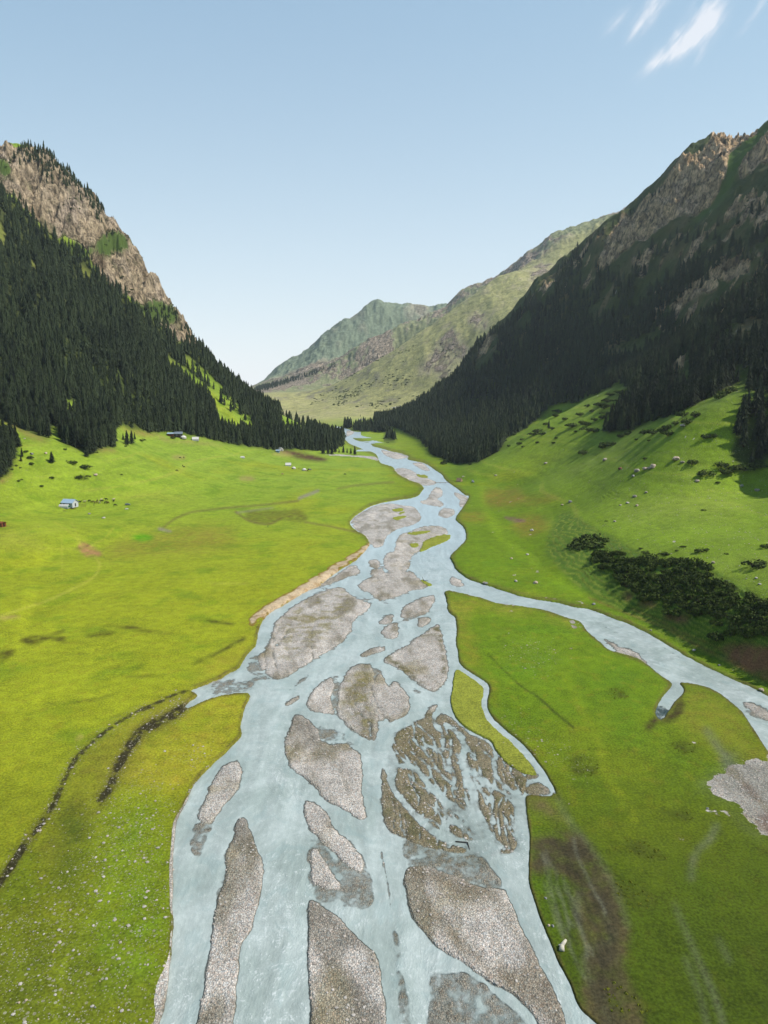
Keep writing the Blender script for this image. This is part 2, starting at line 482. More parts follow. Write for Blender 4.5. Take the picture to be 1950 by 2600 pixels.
grs = polys('c6', [(345, 165), (400, 195), (440, 222), (462, 250), (452, 310), (478, 378), (530, 430), (590, 482), (640, 540), (686, 605),
                   (640, 605), (560, 560), (510, 500), (490, 465), (420, 430), (370, 395), (338, 355), (322, 308), (328, 250)])  # grass island by the thin channel
for p in ([(940, 862), (1020, 850), (1022, 860), (965, 878)], [(935, 815), (985, 805), (1010, 815), (960, 828)],
          [(1130, 1005), (1200, 975), (1280, 963), (1287, 985), (1240, 1015), (1180, 1037), (1105, 1070), (1120, 1030)],
          [(1020, 960), (1100, 945), (1180, 945), (1090, 966)], [(1040, 1025), (1080, 1015), (1100, 1030), (1070, 1045)],
          [(1108, 1238), (1128, 1236), (1180, 1266), (1150, 1273)], [(975, 835), (1010, 825), (1018, 832), (985, 842)]):
    fill(grs, 'c7', p)
fill(grs, 'c9', [(945, 900), (1040, 908), (1062, 932), (990, 930)])
damp = new()    # shallow, gravel shows through
for c, p in [('c8', [(415, 800), (480, 822), (560, 857), (650, 897), (720, 938), (790, 985), (740, 978), (650, 928), (540, 883), (450, 832)]), ('c10', [(270, 560), (420, 590), (330, 700), (250, 720), (240, 640)]), ('c6', [(752, 680), (780, 690), (850, 820), (842, 840), (790, 770)]), ('c5', [(835, 800), (900, 800), (870, 880), (840, 960), (815, 940), (800, 870)]),
             ('c5', [(1302, 890), (1330, 860), (1460, 985), (1530, 965), (1580, 1090), (1540, 1175), (1440, 1155), (1308, 1105)]),
             ('c6', [(280, 1440), (400, 1445), (520, 1540), (640, 1650), (760, 1850), (240, 1850), (230, 1600), (250, 1500)]),
             ('c6', [(78, 1230), (105, 1300), (130, 1450), (160, 1659), (170, 1800), (120, 1800), (100, 1500)]),
             ('c6', [(120, 880), (200, 900), (330, 930), (440, 950), (500, 1000), (540, 1085), (400, 1060), (250, 1000), (140, 990)]),
             ('c6', [(200, 1330), (235, 1400), (290, 1500), (300, 1700), (230, 1700), (230, 1500)]),
             ('c3', [(1040, 1110), (1080, 1095), (1110, 1170), (1170, 1200), (1100, 1200), (1050, 1175)]),
             ('c3', [(860, 1240), (940, 1205), (1050, 1200), (1070, 1225), (1000, 1262), (900, 1262)]),
             ('c5', [(1330, 400), (1400, 400), (1470, 450), (1520, 520), (1450, 480), (1360, 470)]),
             ('c5', [(930, 1090), (950, 1040), (960, 900), (900, 1150)]),
             ('c7', [(650, 1265), (700, 1240), (740, 1240), (720, 1262), (680, 1275)]),
             ('c7', [(720, 1310), (760, 1330), (860, 1370), (810, 1390), (740, 1350)]),
             ('c7', [(780, 1100), (830, 1070), (850, 1080), (800, 1120)]),
             ('c7', [(1140, 1110), (1170, 1105), (1190, 1140), (1160, 1155)]),
             ('c4', [(130, 1240), (180, 1240), (230, 1275), (190, 1270)]),
             ('c5', [(1070, 520), (1085, 520), (1085, 570), (1072, 570)]),
             ('c3', [(1390, 1195), (1440, 1180), (1440, 1300), (1400, 1340)]),
             ('c3', [(1560, 1140), (1610, 1190), (1600, 1330), (1572, 1330)]),
             ('c10', [(1150, 520), (1300, 560), (1408, 620), (1408, 730), (1250, 680), (1160, 600)])]:
    fill(damp, c, p)
gravel2 = polys('c10', [(1060, 1170), (1200, 1120), (1300, 1150), (1408, 1120), (1700, 1050), (1700, 2100), (1408, 1900), (1300, 1850), (1230, 1780), (1110, 1690), (1140, 1620), (1050, 1520), (900, 1460), (780, 1390), (870, 1270), (950, 1230)])
fill(gravel2, 'c5', [(820, 640), (780, 720), (740, 790), (728, 830), (714, 1000), (716, 1150), (722, 1230), (716, 1300), (708, 1370), (690, 1430), (665, 1480), (650, 1560), (655, 1620), (630, 1700), (560, 1900), (640, 1900), (690, 1600), (706, 1500), (716, 1400), (728, 1230), (728, 1100), (735, 950), (745, 850), (762, 785), (800, 715), (835, 650)])
gravel2s = polys('c9', [(20, 720), (150, 705), (380, 720), (560, 730), (600, 780), (450, 750), (250, 735)])
fill(gravel2s, 'c4', [(820, 955), (860, 955), (880, 985), (840, 990)])
fill(gravel2s, 'c4', [(490, 870), (560, 872), (620, 893), (560, 893)])
BED = blur(bed0, 1)
BEDW = blur(bed0, 22)
flat0 = bed0.copy()
fill(flat0, 'c4', [(300, 830), (700, 905), (900, 1000), (1150, 1140), (1300, 1215), (1560, 1345), (1700, 1520), (2400, 2000), (2400, 3500), (-1600, 3500), (-1600, 1500), (-1400, 700), (-600, 500), (-200, 500), (0, 900)], smooth=False)
FLATW = blur(flat0, 14)
GR = blur(np.clip(gr - grs, 0, 1) * bed0, 1)
GRS = blur(grs, 1)
GR2 = blur(gravel2, 2)
_g = np.arange(RW)[None, :] > (1500 - RX0) / CELL
GR2 = np.where(_g, blur(gravel2, 9), GR2)
GR2 = np.maximum(GR2, 0.65 * blur(gravel2s, 1))
DAMP = blur(damp, 7)
EDGE = blur(bed0, 5)

# ------------------------------------------------------------------ terrain control points
cps = []


def cA(c, x, y, Y):
    cps.append(at(c, x, y, Y))


def cZ(c, x, y, z):
    cps.append(on(c, x, y, z))


for x, y in [(0, 40), (-60, 60), (60, 60), (-200, 80), (200, 90), (-110, 130), (110, 130), (-160, 250), (0, 200), (-60, 330), (60, 260), (-20, 420), (-200, 400), (60, 520),
             (-90, 560), (20, 620), (-60, 760), (-150, 640), (40, 760), (-10, 900), (60, 880), (-50, 1050), (20, 1050), (-60, 1250), (20, 1300), (-60, 1500), (-50, 1750), (-300, 200), (-450, 120), (90, 380), (95, 640), (120, 200), (150, 150), (260, 110), (60, 330), (100, 300), (70, 190), (170, 170)]:
    cps.append((x, y, 0.0))
for p in [(-500, 300, 8), (-900, 200, 60), (-700, 480, 60), (-1300, 600, 300), (-1100, 1100, 600), (-1500, 1500, 700), (-420, 400, 10),
          (500, 120, 20), (900, 100, 120), (700, 300, 190), (1100, 300, 380), (1400, 800, 700), (900, 1000, 640), (800, 700, 470), (400, 200, 40), (330, 150, 15)]:
    cps.append(p)
# left meadow / forest foot
for x, y, z in [(0, 1010, 40), (0, 1150, 12), (0, 1300, 3), (60, 910, 75), (240, 970, 45), (330, 935, 50), (420, 952, 38), (500, 968, 24), (600, 978, 12), (150, 1090, 8),
                (300, 1090, 6), (300, 1020, 25), (450, 1010, 12), (600, 1015, 4), (130, 1000, 40), (735, 978, 1), (-200, 1000, 48), (-200, 1200, 6), (400, 1070, 4)]:
    cZ('D', x, y, z)
# left mountain
LR = [(-300, 200, 1150), (-120, 300, 1170), (0, 322, 1180), (40, 316, 1200), (100, 342, 1205), (130, 362, 1210), (175, 405, 1220), (215, 455, 1230), (270, 520, 1240), (330, 608, 1250), (380, 678, 1260), (430, 760, 1280), (500, 832, 1310),
      (560, 872, 1330), (640, 912, 1350), (700, 945, 1380)]
for x, y, Y in LR:
    cA('D', x, y, Y)
    px, py, pz = at('D', x, y, Y)
    cps.append((px - 60, py + 170, pz * .72))
    cps.append((px - 120, py + 500, max(pz * 0.12 - 60, -60)))
for x, y, Y in [(0, 425, 1060), (100, 530, 1085), (200, 605, 1120), (280, 665, 1150), (350, 725, 1185), (0, 700, 880), (150, 760, 920), (300, 820, 1000), (0, 560, 960), (420, 860, 1110)]:
    cA('D', x, y, Y)
# right foot, meadow and terrace
for x, y, z in [(1010, 1000, 3), (1070, 978, 22), (1180, 905, 68), (1270, 862, 92), (1340, 940, 62), (1659, 1020, 50), (1560, 895, 90), (920, 965, 1), (835, 935, 0),
                (1480, 880, 92), (1300, 1030, 34), (1450, 1100, 30), (1200, 1060, 17), (1120, 1050, 4), (1110, 1120, 1.5), (1659, 1150, 30)]:
    cZ('D', x, y, z)
for x, y, z in [(100, 380, 1), (330, 560, 1.5), (450, 650, 2), (800, 850, 2.5), (1100, 1015, 3), (1400, 1160, 3), (1659, 1300, 3.5), (2100, 1500, 4)]:
    cZ('c8', x, y, z)
for x, y, z in [(200, 60, 9), (330, 180, 12), (540, 235, 16), (720, 330, 18), (900, 385, 20), (1230, 450, 23), (1430, 565, 22), (1659, 690, 22), (2100, 900, 21)]:
    cZ('c8', x, y, z)
# right mountain ridge
RR = [(860, 898, 1950), (930, 866, 1930), (1000, 808, 1900), (1080, 708, 1860), (1150, 638, 1820), (1210, 575, 1770), (1330, 490, 1680), (1370, 440, 1630), (1460, 390, 1560), (1520, 322, 1490),
      (1580, 284, 1410), (1625, 282, 1360), (1700, 238, 1330), (1900, 150, 1300)]
for x, y, Y in RR:
    cA('D', x, y, Y)
    px, py, pz = at('D', x, y, Y)
    cps.append((px + 120, py + 150, pz * .78))
    cps.append((px + 300, py + 420, pz * .3))
for x, y, Y in [(1000, 900, 1500), (1130, 800, 1450), (1250, 700, 1400), (1400, 600, 1280), (1550, 500, 1150), (1659, 420, 1060), (1450, 760, 1000), (1659, 650, 800), (1900, 500, 750), (1659, 830, 620), (1800, 800, 520), (1950, 700, 480), (1350, 820, 1010)]:
    cA('D', x, y, Y)
# far valley and hills
for x, y, Y in [(700, 908, 2200), (800, 905, 2200), (760, 915, 1950), (830, 885, 2500), (700, 888, 2650), (620, 866, 3000), (575, 850, 3500), (560, 842, 3900), (545, 842, 4400), (500, 856, 3000), (420, 870, 3000), (440, 850, 4800),
                (690, 862, 3050), (760, 812, 3250), (808, 785, 3300), (895, 728, 3320), (975, 672, 3330), (1054, 615, 3350), (1100, 592, 3400), (1180, 575, 3450), (1300, 560, 3300), (900, 840, 2700), (1000, 760, 2800), (1100, 700, 2750), (1000, 850, 2500),
                (1140, 566, 3700), (1188, 521, 3760), (1249, 490, 3800), (1300, 480, 3800), (1345, 460, 3800), (1450, 430, 3800), (1700, 400, 3800),
                (640, 824, 4100), (700, 795, 4150), (760, 762, 4200), (850, 715, 4260), (900, 696, 4300), (962, 655, 4350), (1002, 627, 4400), (1048, 619, 4400), (1150, 600, 4500),
                (551, 838, 5000), (615, 785, 5100), (682, 738, 5200), (733, 702, 5250), (769, 686, 5300), (810, 655, 5300), (830, 657, 5300), (859, 660, 5300), (905, 660, 5300), (951, 658, 5300), (1100, 640, 5300)]:
    cA('D', x, y, Y)
for x, y, z in [(60, 3750, 110), (250, 3800, 230), (-80, 3680, 70), (0, 4650, 250), (400, 4700, 420), (-700, 6200, -100), (-200, 6200, 0), (400, 6200, 150), (1500, 6200, 300), (-1500, 6000, -300), (-2500, 4500, -200), (-1500, 3500, -40),
                (-1400, 2300, -60), (-700, 2300, -30), (-420, 2700, 0), (2500, 4000, 900), (3500, 3000, 900), (-3500, 2500, 600), (-800, 8000, -500), (2000, 8000, -200), (-3000, 8000, -500), (-4500, 5000, 100), (-450, 1900, -20), (-250, 1750, -8), (600, 2500, 250), (900, 2700, 450), (1500, 2500, 700)]:
    cps.append((x, y, z))
CPA = np.array(cps)
CX = np.stack([CPA[:, 0], CPA[:, 1]], 1)
# compress distance so that far control points act on a larger radius
RC = 22.0


def phi(r, c):
    return np.sqrt(r * r + c * c)


D0 = np.hypot(CX[:, None, 0] - CX[None, :, 0], CX[:, None, 1] - CX[None, :, 1])
cvec = RC * (1 + CX[:, 1] / 900.0)
n = len(CX)
A = np.zeros((n + 3, n + 3))
A[:n, :n] = phi(D0, cvec[None, :])
A[:n, n] = 1
A[:n, n + 1:] = CX / 1000
A[n, :n] = 1
A[n + 1:, :n] = CX.T / 1000
A[:n, :n] += np.eye(n) * 1e-6
rhs = np.concatenate([CPA[:, 2], np.zeros(3)])
Wt = np.linalg.solve(A, rhs)


def rbf(x, y):
    out = np.full(x.shape, Wt[n]) + Wt[n + 1] * x / 1000 + Wt[n + 2] * y / 1000
    for i in range(n):
        dx, dyy = x - CX[i, 0], y - CX[i, 1]
        out += Wt[i] * np.sqrt(dx * dx + dyy * dyy + cvec[i] ** 2)
    return out


# ------------------------------------------------------------------ terrain grid (rows of constant distance, finer near by)
ys = [38.0]
while ys[-1] < 6150:
    yv = ys[-1]
    ys.append(yv * (1 + (0.0027 if yv < 5600 else 0.02)))
ys = np.array(ys)
uc = np.linspace(-0.70, 0.70, 1121)
ue = 0.70 + np.cumsum(0.0014 * 1.09 ** np.arange(1, 52))
us = np.concatenate([-ue[::-1], uc, ue])
NR, NC = len(ys), len(us)
print('terrain', NR, NC, NR * NC)
GYY, GUU = np.meshgrid(ys, us, indexing='ij')
TX = GUU * GYY
TY = GYY
# coarse evaluation of the smooth relief, then bilinear upsampling
st = 4
ri = np.unique(np.append(np.arange(0, NR, st), NR - 1))
ci = np.unique(np.append(np.arange(0, NC, st), NC - 1))
zc = rbf(TX[np.ix_(ri, ci)], TY[np.ix_(ri, ci)])
tmp = np.empty((len(ri), NC))
for k in range(len(ri)):
    tmp[k] = np.interp(np.arange(NC), ci, zc[k])
TZ = np.empty((NR, NC))
for k in range(NC):
    TZ[:, k] = np.interp(np.arange(NR), ri, tmp[:, k])
# light smoothing of the interpolation facets


def sm(a, r):
    for ax in (0, 1):
        pad = [(0, 0), (0, 0)]
        pad[ax] = (r + 1, r)
        c = np.cumsum(np.pad(a, pad, mode='edge'), axis=ax)
        m = a.shape[ax]
        a = (c[2 * r + 1:2 * r + 1 + m] - c[:m]) / (2 * r + 1) if ax == 0 else (c[:, 2 * r + 1:2 * r + 1 + m] - c[:, :m]) / (2 * r + 1)
    return a


TZ = sm(sm(TZ, 3), 2)
P0X, P0Y = project(TX, TY, np.zeros_like(TX))       # where the flat valley floor lies in image pixels
flatzone = (TY < 2050)
bed = sample(BED, P0X, P0Y) * flatzone
bedw = sample(BEDW, P0X, P0Y) * flatzone
flw = sample(FLATW, P0X, P0Y) * flatzone
gra = sample(GR, P0X, P0Y) * flatzone
gri = sample(GRS, P0X, P0Y) * flatzone
dmp = sample(DAMP, P0X, P0Y) * flatzone
edg = sample(EDGE, P0X, P0Y) * flatzone
# valley floor flat around the river
fl = np.maximum(sstep(0.0, 0.35, bedw), sstep(.1, .8, flw))
TZ = np.where(TY < 2050, np.maximum(TZ, -3 * (TY > 1200)) * (1 - fl), TZ)
low = sstep(30, 6, TZ) * (TY < 2000)
SX, SY = project(TX, TY, TZ)

# ---- relief masks in image coordinates
rock = polys('c1', [(-200, 60), (0, 190), (70, 225), (150, 220), (260, 290), (350, 380), (510, 510), (650, 700), (730, 820), (800, 950), (860, 1050), (800, 1055), (720, 1000), (650, 935), (560, 865), (480, 800), (400, 725), (360, 650), (280, 610), (200, 570), (140, 510), (60, 430), (0, 400), (-200, 300)])
rockR = new()
for p in ([(940, 730), (970, 650), (1040, 490), (1100, 450), (1240, 340), (1300, 270), (1380, 210), (1470, 120), (1530, 100), (1610, 110), (1590, 170), (1500, 230), (1480, 330), (1440, 400), (1350, 470), (1230, 540), (1170, 600), (1050, 650)],
          [(1540, 290), (1600, 220), (1680, 150), (1700, 260), (1590, 300), (1540, 330)], [(1390, 800), (1450, 720), (1540, 700), (1580, 750), (1480, 795)],
          [(1240, 900), (1300, 840), (1400, 810), (1450, 830), (1350, 880)], [(425, 1105), (465, 1020), (500, 1005), (490, 1050)],
          [(1250, 1160), (1280, 1110), (1310, 1105), (1290, 1160)]):
    fill(rockR, 'c2', p)
rockm = polys('c2', [(560, 960), (640, 860), (720, 780), (850, 650), (960, 560), (960, 700), (900, 800), (760, 840), (640, 920)],
              [(1080, 700), (1300, 560), (1659, 330), (1659, 520), (1300, 720), (1150, 800)], [(1200, 800), (1659, 560), (1659, 900), (1300, 1000), (1150, 930)])
cliffgreen = polys('c1', [(395, 645), (420, 590), (480, 560), (545, 590), (540, 640), (460, 660)], [(600, 870), (660, 855), (740, 890), (745, 945), (650, 930)], [(0, 250), (40, 260), (30, 330), (0, 350)], [(280, 600), (350, 620), (380, 680), (330, 670)])
grnR = polys('c2', [(1480, 330), (1500, 230), (1600, 130), (1700, 90), (1700, 140), (1600, 210), (1545, 290), (1500, 380), (1420, 480), (1330, 520), (1440, 410)])
bluff = polys('c8', [(90, 330), (200, 60), (330, 100), (540, 220), (720, 330), (900, 385), (1230, 450), (1430, 565), (1659, 690), (2100, 900), (2100, 1500), (1659, 1290), (1400, 1150), (1100, 1005), (800, 845), (450, 660), (300, 560), (150, 400)])
bluff3 = polys('c4', [(520, 380), (560, 360), (640, 370), (650, 390), (560, 395)], [(930, 440), (990, 415), (1040, 420), (1010, 455)], [(420, 320), (480, 340), (520, 370), (450, 350)])
tanb = new()
tb_ = [(800, 1026, 10), (752, 1074, 18), (660, 1136, 22), (570, 1192, 30), (482, 1260, 40), (385, 1314, 36), (262, 1384, 32), (165, 1444, 34), (95, 1500, 34)]
for a, b in zip(tb_[:-1], tb_[1:]):
    stroke(tanb, 'c7', [a[:2], b[:2]], a[2] * .95, 1, b[2] * .95)
ROCK = blur(rock, 3)
ROCKR = blur(rockR, 3)
ROCKM = blur(rockm, 10)
CLG = blur(cliffgreen, 7)
GRNR = blur(grnR, 4)
BLUFF = blur(bluff, 9)
BLUFF3 = blur(bluff3, 3)
TANB = blur(tanb, 2)

leftm = (TX < 0) & (TY < 2000)
rightm = (TX > 0) & (TY < 2250)
rockv = sample(ROCK, SX, SY) * leftm * (TY > 900) * (TZ > 60)
rockvR = sample(ROCKR, SX, SY) * rightm * (TZ > 60)
rockmv = sample(ROCKM, SX, SY) * rightm * (TZ > 60)
blv = sample(BLUFF, SX, SY) * (TY < 640) * (TX > 20)
bl3 = sample(BLUFF3, SX, SY) * (TY > 350) * (TX > 0)
tanv = sample(TANB, P0X, P0Y) * (TY < 1000)

# ---- relief noise
far = sstep(2200, 2700, TY)
mount = sstep(30, 110, TZ) * (1 - far)
n1 = fbm(TX, TY, 260, 5, 3)
n2 = fbm(TX, TY, 60, 5, 11)
n3 = fbm(TX, TY, 14, 4, 23)
rid = fbm(TX * 1.0, TY * 0.45, 120, 5, 31, ridged=True)
TZ = TZ + mount * (n1 * 10 + n2 * 6)
rk = np.clip(rockv + rockvR + 0.8 * rockmv * sstep(-0.05, 0.3, fbm(TX, TY, 38, 4, 63)), 0, 1)
strata = fbm(TX * 1.6 + TZ * 0.3, TY * 0.35, 46, 5, 61, rough=0.62, ridged=True)
strata2 = fbm(TX * 1.3, TY * 0.5 + TZ * .2, 17, 4, 66, rough=0.6, ridged=True)
TZ = TZ + rk * ((strata - .5) * np.where(TX > 0, 30, 26) + (strata2 - .5) * 11 + n3 * 4)
TZ = TZ + sstep(70, 180, TZ) * (1 - far) * (TX < 0) * (TY > 500) * ((fbm(TX * .8, TY * .3, 75, 4, 37, ridged=True) - .4) * 13 + fbm(TX, TY * .4, 26, 3, 38, ridged=True) * 4)
TZ = TZ + sstep(60, 200, TZ) * (1 - far) * (TX > 0) * ((rid - .45) * 26 + fbm(TX * .8 + TY * .5, TY * .35, 48, 4, 33, ridged=True) * 9)
# far hills: gullies running down slope
g1 = fbm(TX, TY * 0.35, 420, 6, 41, ridged=True, rough=0.6)
g2 = fbm(TX, TY * 0.7, 150, 6, 47, ridged=True, rough=0.65)
hillf = far * sstep(60, 260, TZ)
isC = (TY < 3600)
TZ = TZ + hillf * ((g1 - .3) * np.where(isC, 16, 46) + (g2 - .3) * np.where(isC, 9, 26))
# meadow undulation
mead = (1 - bedw.clip(0, 1)) * (1 - far)
TZ = TZ + mead * (fbm(TX, TY, 35, 3, 55) * 0.45 + 0.14 * fbm(TX, TY, 6, 3, 58)) * sstep(0.5, 0.02, edg)
TZ = TZ + sstep(8, 25, TZ) * (1 - far) * (fbm(TX, TY * 1.0, 70, 3, 71) * 2.2 + fbm(TX, TY, 12, 3, 75) * .35)
# river bed
bank = (0.55 + 0.35 * fbm(TX, TY, 20, 3, 81)) * (1 - .88 * sstep(.02, .06, TX / TY) * sstep(420, 250, TY))
tanw = sstep(0.02, 0.6, sample(blur(tanb, 12), P0X, P0Y)) * (TY < 1000)
bank = bank + tanw * 2.2
gnz = fbm(TX, TY, 9, 4, 91)
gfine = fbm(TX, TY, 1.6, 3, 93)
bedv = .5 * bed + .5 * sample(blur(bed0, 4), P0X, P0Y) * flatzone
rgt = sstep(.02, .06, TX / TY) * sstep(420, 300, TY)
shape = sstep(0.30 - .16 * rgt, 0.56 + .28 * rgt, bedv + (.26 * fbm(TX, TY, 7, 4, 96) + .14 * gfine) * 4 * bedv * (1 - bedv) * (.35 + .65 * sstep(900, 200, TY)))
zw = -0.28                                  # water level
brd = sample(blur(polys('c6', [(78, 420), (200, 340), (340, 380), (560, 480), (700, 610), (640, 930), (420, 960), (200, 930), (30, 800), (30, 570)]), 6), P0X, P0Y) * flatzone
gmid = fbm(TX, TY, 4.5, 4, 95)
grw = sample(blur(np.clip(gr - grs, 0, 1) * bed0, 4), P0X, P0Y) * flatzone
gwm = (.45 + .37 * brd) * gra + (.55 - .37 * brd) * grw
nearf = sstep(700, 200, TY)
wq = fbm(TX, TY, 30, 3, 99)
micro = np.abs(gnoise((TX + .35 * TY) / 5.5 + 1.0 * wq + .3 * gmid, (TY - .35 * TX) / 26 + wq, 97))
micro2 = np.abs(gnoise((TX + .35 * TY) / 2.6 + 1.4 * wq + .4 * gmid, (TY - .35 * TX) / 13, 98))
gw = gwm + 4 * grw * (1 - grw) * (0.42 * gnz + .55 * gmid + .25 * gfine) * (.35 + .65 * nearf) + brd * (.09 * gmid + .06 * gnz + .08 * gfine - .22 * sstep(.07, .02, micro2))
gw = gw - .03 * brd
inner = sstep(.44, .62, gw)
zbed = zw + np.where(gw < .5, np.interp(gw, [0, .10, .28, .5], [-.9, -.62, -.20, 0]), np.clip((gw - .5) * (.62 - .3 * brd), 0, .26)) + inner * (.13 * gnz + .09 * gmid + .04 * gfine)
shal = sstep(.12, .8, dmp * (1.1 + .9 * gmid + .8 * gnz)) * (1 - inner)
zbed = zbed * (1 - shal) + shal * np.maximum(zbed, zw - .17 + .22 * gmid + .26 * gfine + .22 * gnz)
shb = brd * (1 - inner) * .8
zbed = zbed * (1 - shb) + shb * np.maximum(zbed, zw - .24 + .14 * gmid + .06 * gfine)
zbed = np.minimum(zbed, .35)
ggr = sstep(0.3, 0.7, gri + 2 * gri * (1 - gri) * gmid)
zbed = zbed * (1 - ggr) + ggr * 0.15
near = (TY < 2050)
tslope = sstep(.04, .5, edg) * tanw
TG = TZ + bank * (1 - tslope) + tslope * (.1 + .4 * gmid * (tslope * (1 - tslope) * 4))
TG = np.where(TY > 1500, TG * sstep(2050, 1500, TY) + TZ * sstep(1500, 2050, TY), TG)
TZ = np.where(near, TG * (1 - shape) + zbed * shape, TZ)
# terracettes on the bluff
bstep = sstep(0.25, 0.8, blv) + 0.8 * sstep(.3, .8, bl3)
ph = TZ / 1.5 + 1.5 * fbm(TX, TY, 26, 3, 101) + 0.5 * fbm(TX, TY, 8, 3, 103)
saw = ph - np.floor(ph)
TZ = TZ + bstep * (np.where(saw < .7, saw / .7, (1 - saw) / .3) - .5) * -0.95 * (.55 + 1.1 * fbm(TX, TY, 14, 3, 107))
SX, SY = project(TX, TY, TZ)

elev = (TZ - CAM_H) / TY
cmx = np.maximum.accumulate(elev, axis=0)


def hgt(x, y):
    x, y = np.asarray(x, float), np.asarray(y, float)
    r = np.interp(y, ys, np.arange(NR))
    c = np.interp(x / y, us, np.arange(NC))
    r0, c0 = np.minimum(r.astype(int), NR - 2), np.minimum(c.astype(int), NC - 2)
    a, b = r - r0, c - c0
    return (TZ[r0, c0] * (1 - b) + TZ[r0, c0 + 1] * b) * (1 - a) + (TZ[r0 + 1, c0] * (1 - b) + TZ[r0 + 1, c0 + 1] * b) * a


def visible(x, y, extra):
    r = np.interp(y, ys, np.arange(NR)).astype(int)
    c = np.clip(np.round(np.interp(x / y, us, np.arange(NC))).astype(int), 0, NC - 1)
    return (hgt(x, y) + extra - CAM_H) / y >= cmx[np.maximum(r - 2, 0), c]


def ground(c, x, y):
    """first point of the terrain met by the line of sight through an image pixel"""
    rx, ry, rz = ray(*S(c, x, y))
    Y = ys[ys > 60]
    xx, zz = rx / ry * Y, CAM_H + rz / ry * Y
    h = hgt(xx, Y)
    k = np.argmax(zz <= h)
    if zz[k] > h[k]:
        k = len(Y) - 1
    Yv = Y[k]
    if k > 0:
        d0, d1 = zz[k - 1] - h[k - 1], zz[k] - h[k]
        Yv = Y[k - 1] + (Y[k] - Y[k - 1]) * d0 / max(d0 - d1, 1e-6)
    xv = rx / ry * Yv
    return Vector((xv, Yv, float(hgt(xv, Yv))))


# ---- forest outlines
forest = polys('c1', [(-300, 250), (0, 400), (60, 435), (140, 515), (200, 575), (280, 618), (360, 655), (400, 730), (480, 805), (560, 870), (650, 940), (720, 1005), (800, 1055), (850, 1060), (900, 1080), (960, 1130), (1050, 1195), (1150, 1245), (1250, 1285),
                      (1350, 1325), (1430, 1360), (1450, 1430), (1440, 1470), (1400, 1485), (1330, 1485), (1250, 1478), (1160, 1483), (1060, 1468), (960, 1455), (900, 1438), (820, 1420), (700, 1405), (630, 1405), (560, 1395), (505, 1375), (485, 1400), (485, 1470),
                      (440, 1470), (380, 1500), (330, 1480), (260, 1450), (250, 1400), (215, 1380), (205, 1435), (140, 1410), (80, 1390), (20, 1360), (-300, 1300)], smooth=False)
fill(forest, 'c1', [(-300, 1440), (40, 1440), (75, 1480), (45, 1570), (0, 1600), (-300, 1650)])
clear = new()
for p in ([(700, 1085), (760, 1122), (830, 1178), (900, 1228), (1005, 1288), (990, 1345), (930, 1330), (860, 1262), (790, 1195), (720, 1135)],
          [(785, 1083), (860, 1145), (940, 1222), (930, 1245), (850, 1180), (780, 1115)], [(1165, 1338), (1230, 1338), (1295, 1362), (1285, 1415), (1190, 1405)],
          [(278, 1275), (325, 1292), (318, 1360), (290, 1355)], [(905, 1325), (980, 1322), (1065, 1345), (1068, 1410), (1010, 1412), (930, 1385)],
          [(140, 1310), (170, 1335), (160, 1380), (140, 1360)], [(335, 700), (380, 735), (390, 775), (350, 750)], [(130, 680), (155, 715), (150, 760), (130, 740)], [(-20, 525), (22, 545), (26, 610), (-20, 620)]):
    fill(clear, 'c1', p)
forestR = polys('c2', [(0, 1350), (60, 1310), (150, 1270), (300, 1160), (420, 1050), (560, 945), (620, 885), (700, 800), (760, 740), (850, 640), (960, 560), (1010, 530), (1010, 560), (960, 640), (930, 730), (1050, 670), (1170, 615), (1230, 560), (1350, 490),
                       (1440, 420), (1520, 360), (1700, 230), (2000, 100), (2000, 1100), (1700, 1130), (1600, 1170), (1530, 1200), (1440, 1245), (1350, 1292), (1250, 1340), (1170, 1362), (1080, 1402), (1000, 1412), (965, 1400), (1010, 1355), (1060, 1290), (1080, 1250), (1050, 1210),
                       (1030, 1200), (950, 1240), (850, 1282), (760, 1290), (700, 1340), (640, 1388), (560, 1430), (520, 1488), (440, 1532), (350, 1540), (240, 1500), (200, 1440), (100, 1392), (0, 1370)], smooth=False)
fill(forestR, 'c2', [(1540, 1270), (1600, 1200), (1700, 1130), (2000, 1100), (2000, 1440), (1700, 1500), (1620, 1555), (1530, 1540), (1500, 1500), (1530, 1400)], smooth=False)
fill(forestR, 'c9', [(495, 560), (560, 540), (620, 540), (680, 520), (750, 560), (750, 600), (680, 605), (600, 590), (500, 592)], smooth=False)
fill(forestR, 'c9', [(270, 440), (340, 430), (345, 470), (275, 470)], smooth=False)
fill(forestR, 'c9', [(355, 470), (420, 440), (520, 450), (640, 420), (700, 440), (680, 500), (560, 520), (480, 530), (400, 525), (360, 530)], smooth=False)
clearR = polys('c2', [(1380, 820), (1450, 715), (1560, 685), (1610, 750), (1580, 840), (1400, 880)], [(1240, 1170), (1280, 1100), (1330, 1100), (1310, 1210)], [(1230, 920), (1300, 835), (1400, 800), (1460, 840), (1400, 930), (1280, 960)],
               [(940, 860), (980, 800), (1010, 810), (970, 880)], [(415, 1150), (470, 1020), (520, 1000), (510, 1080), (440, 1160)], [(680, 800), (740, 760), (760, 800), (700, 870)], [(860, 820), (900, 740), (930, 760), (890, 840)],
               [(900, 900), (1000, 860), (1020, 900), (920, 940)], [(600, 950), (650, 900), (660, 960), (610, 990)], [(1000, 1060), (1200, 990), (1240, 1010), (1040, 1110)], [(1150, 720), (1300, 640), (1330, 690), (1180, 780)], [(1450, 1000), (1600, 940), (1640, 1000), (1480, 1060)])
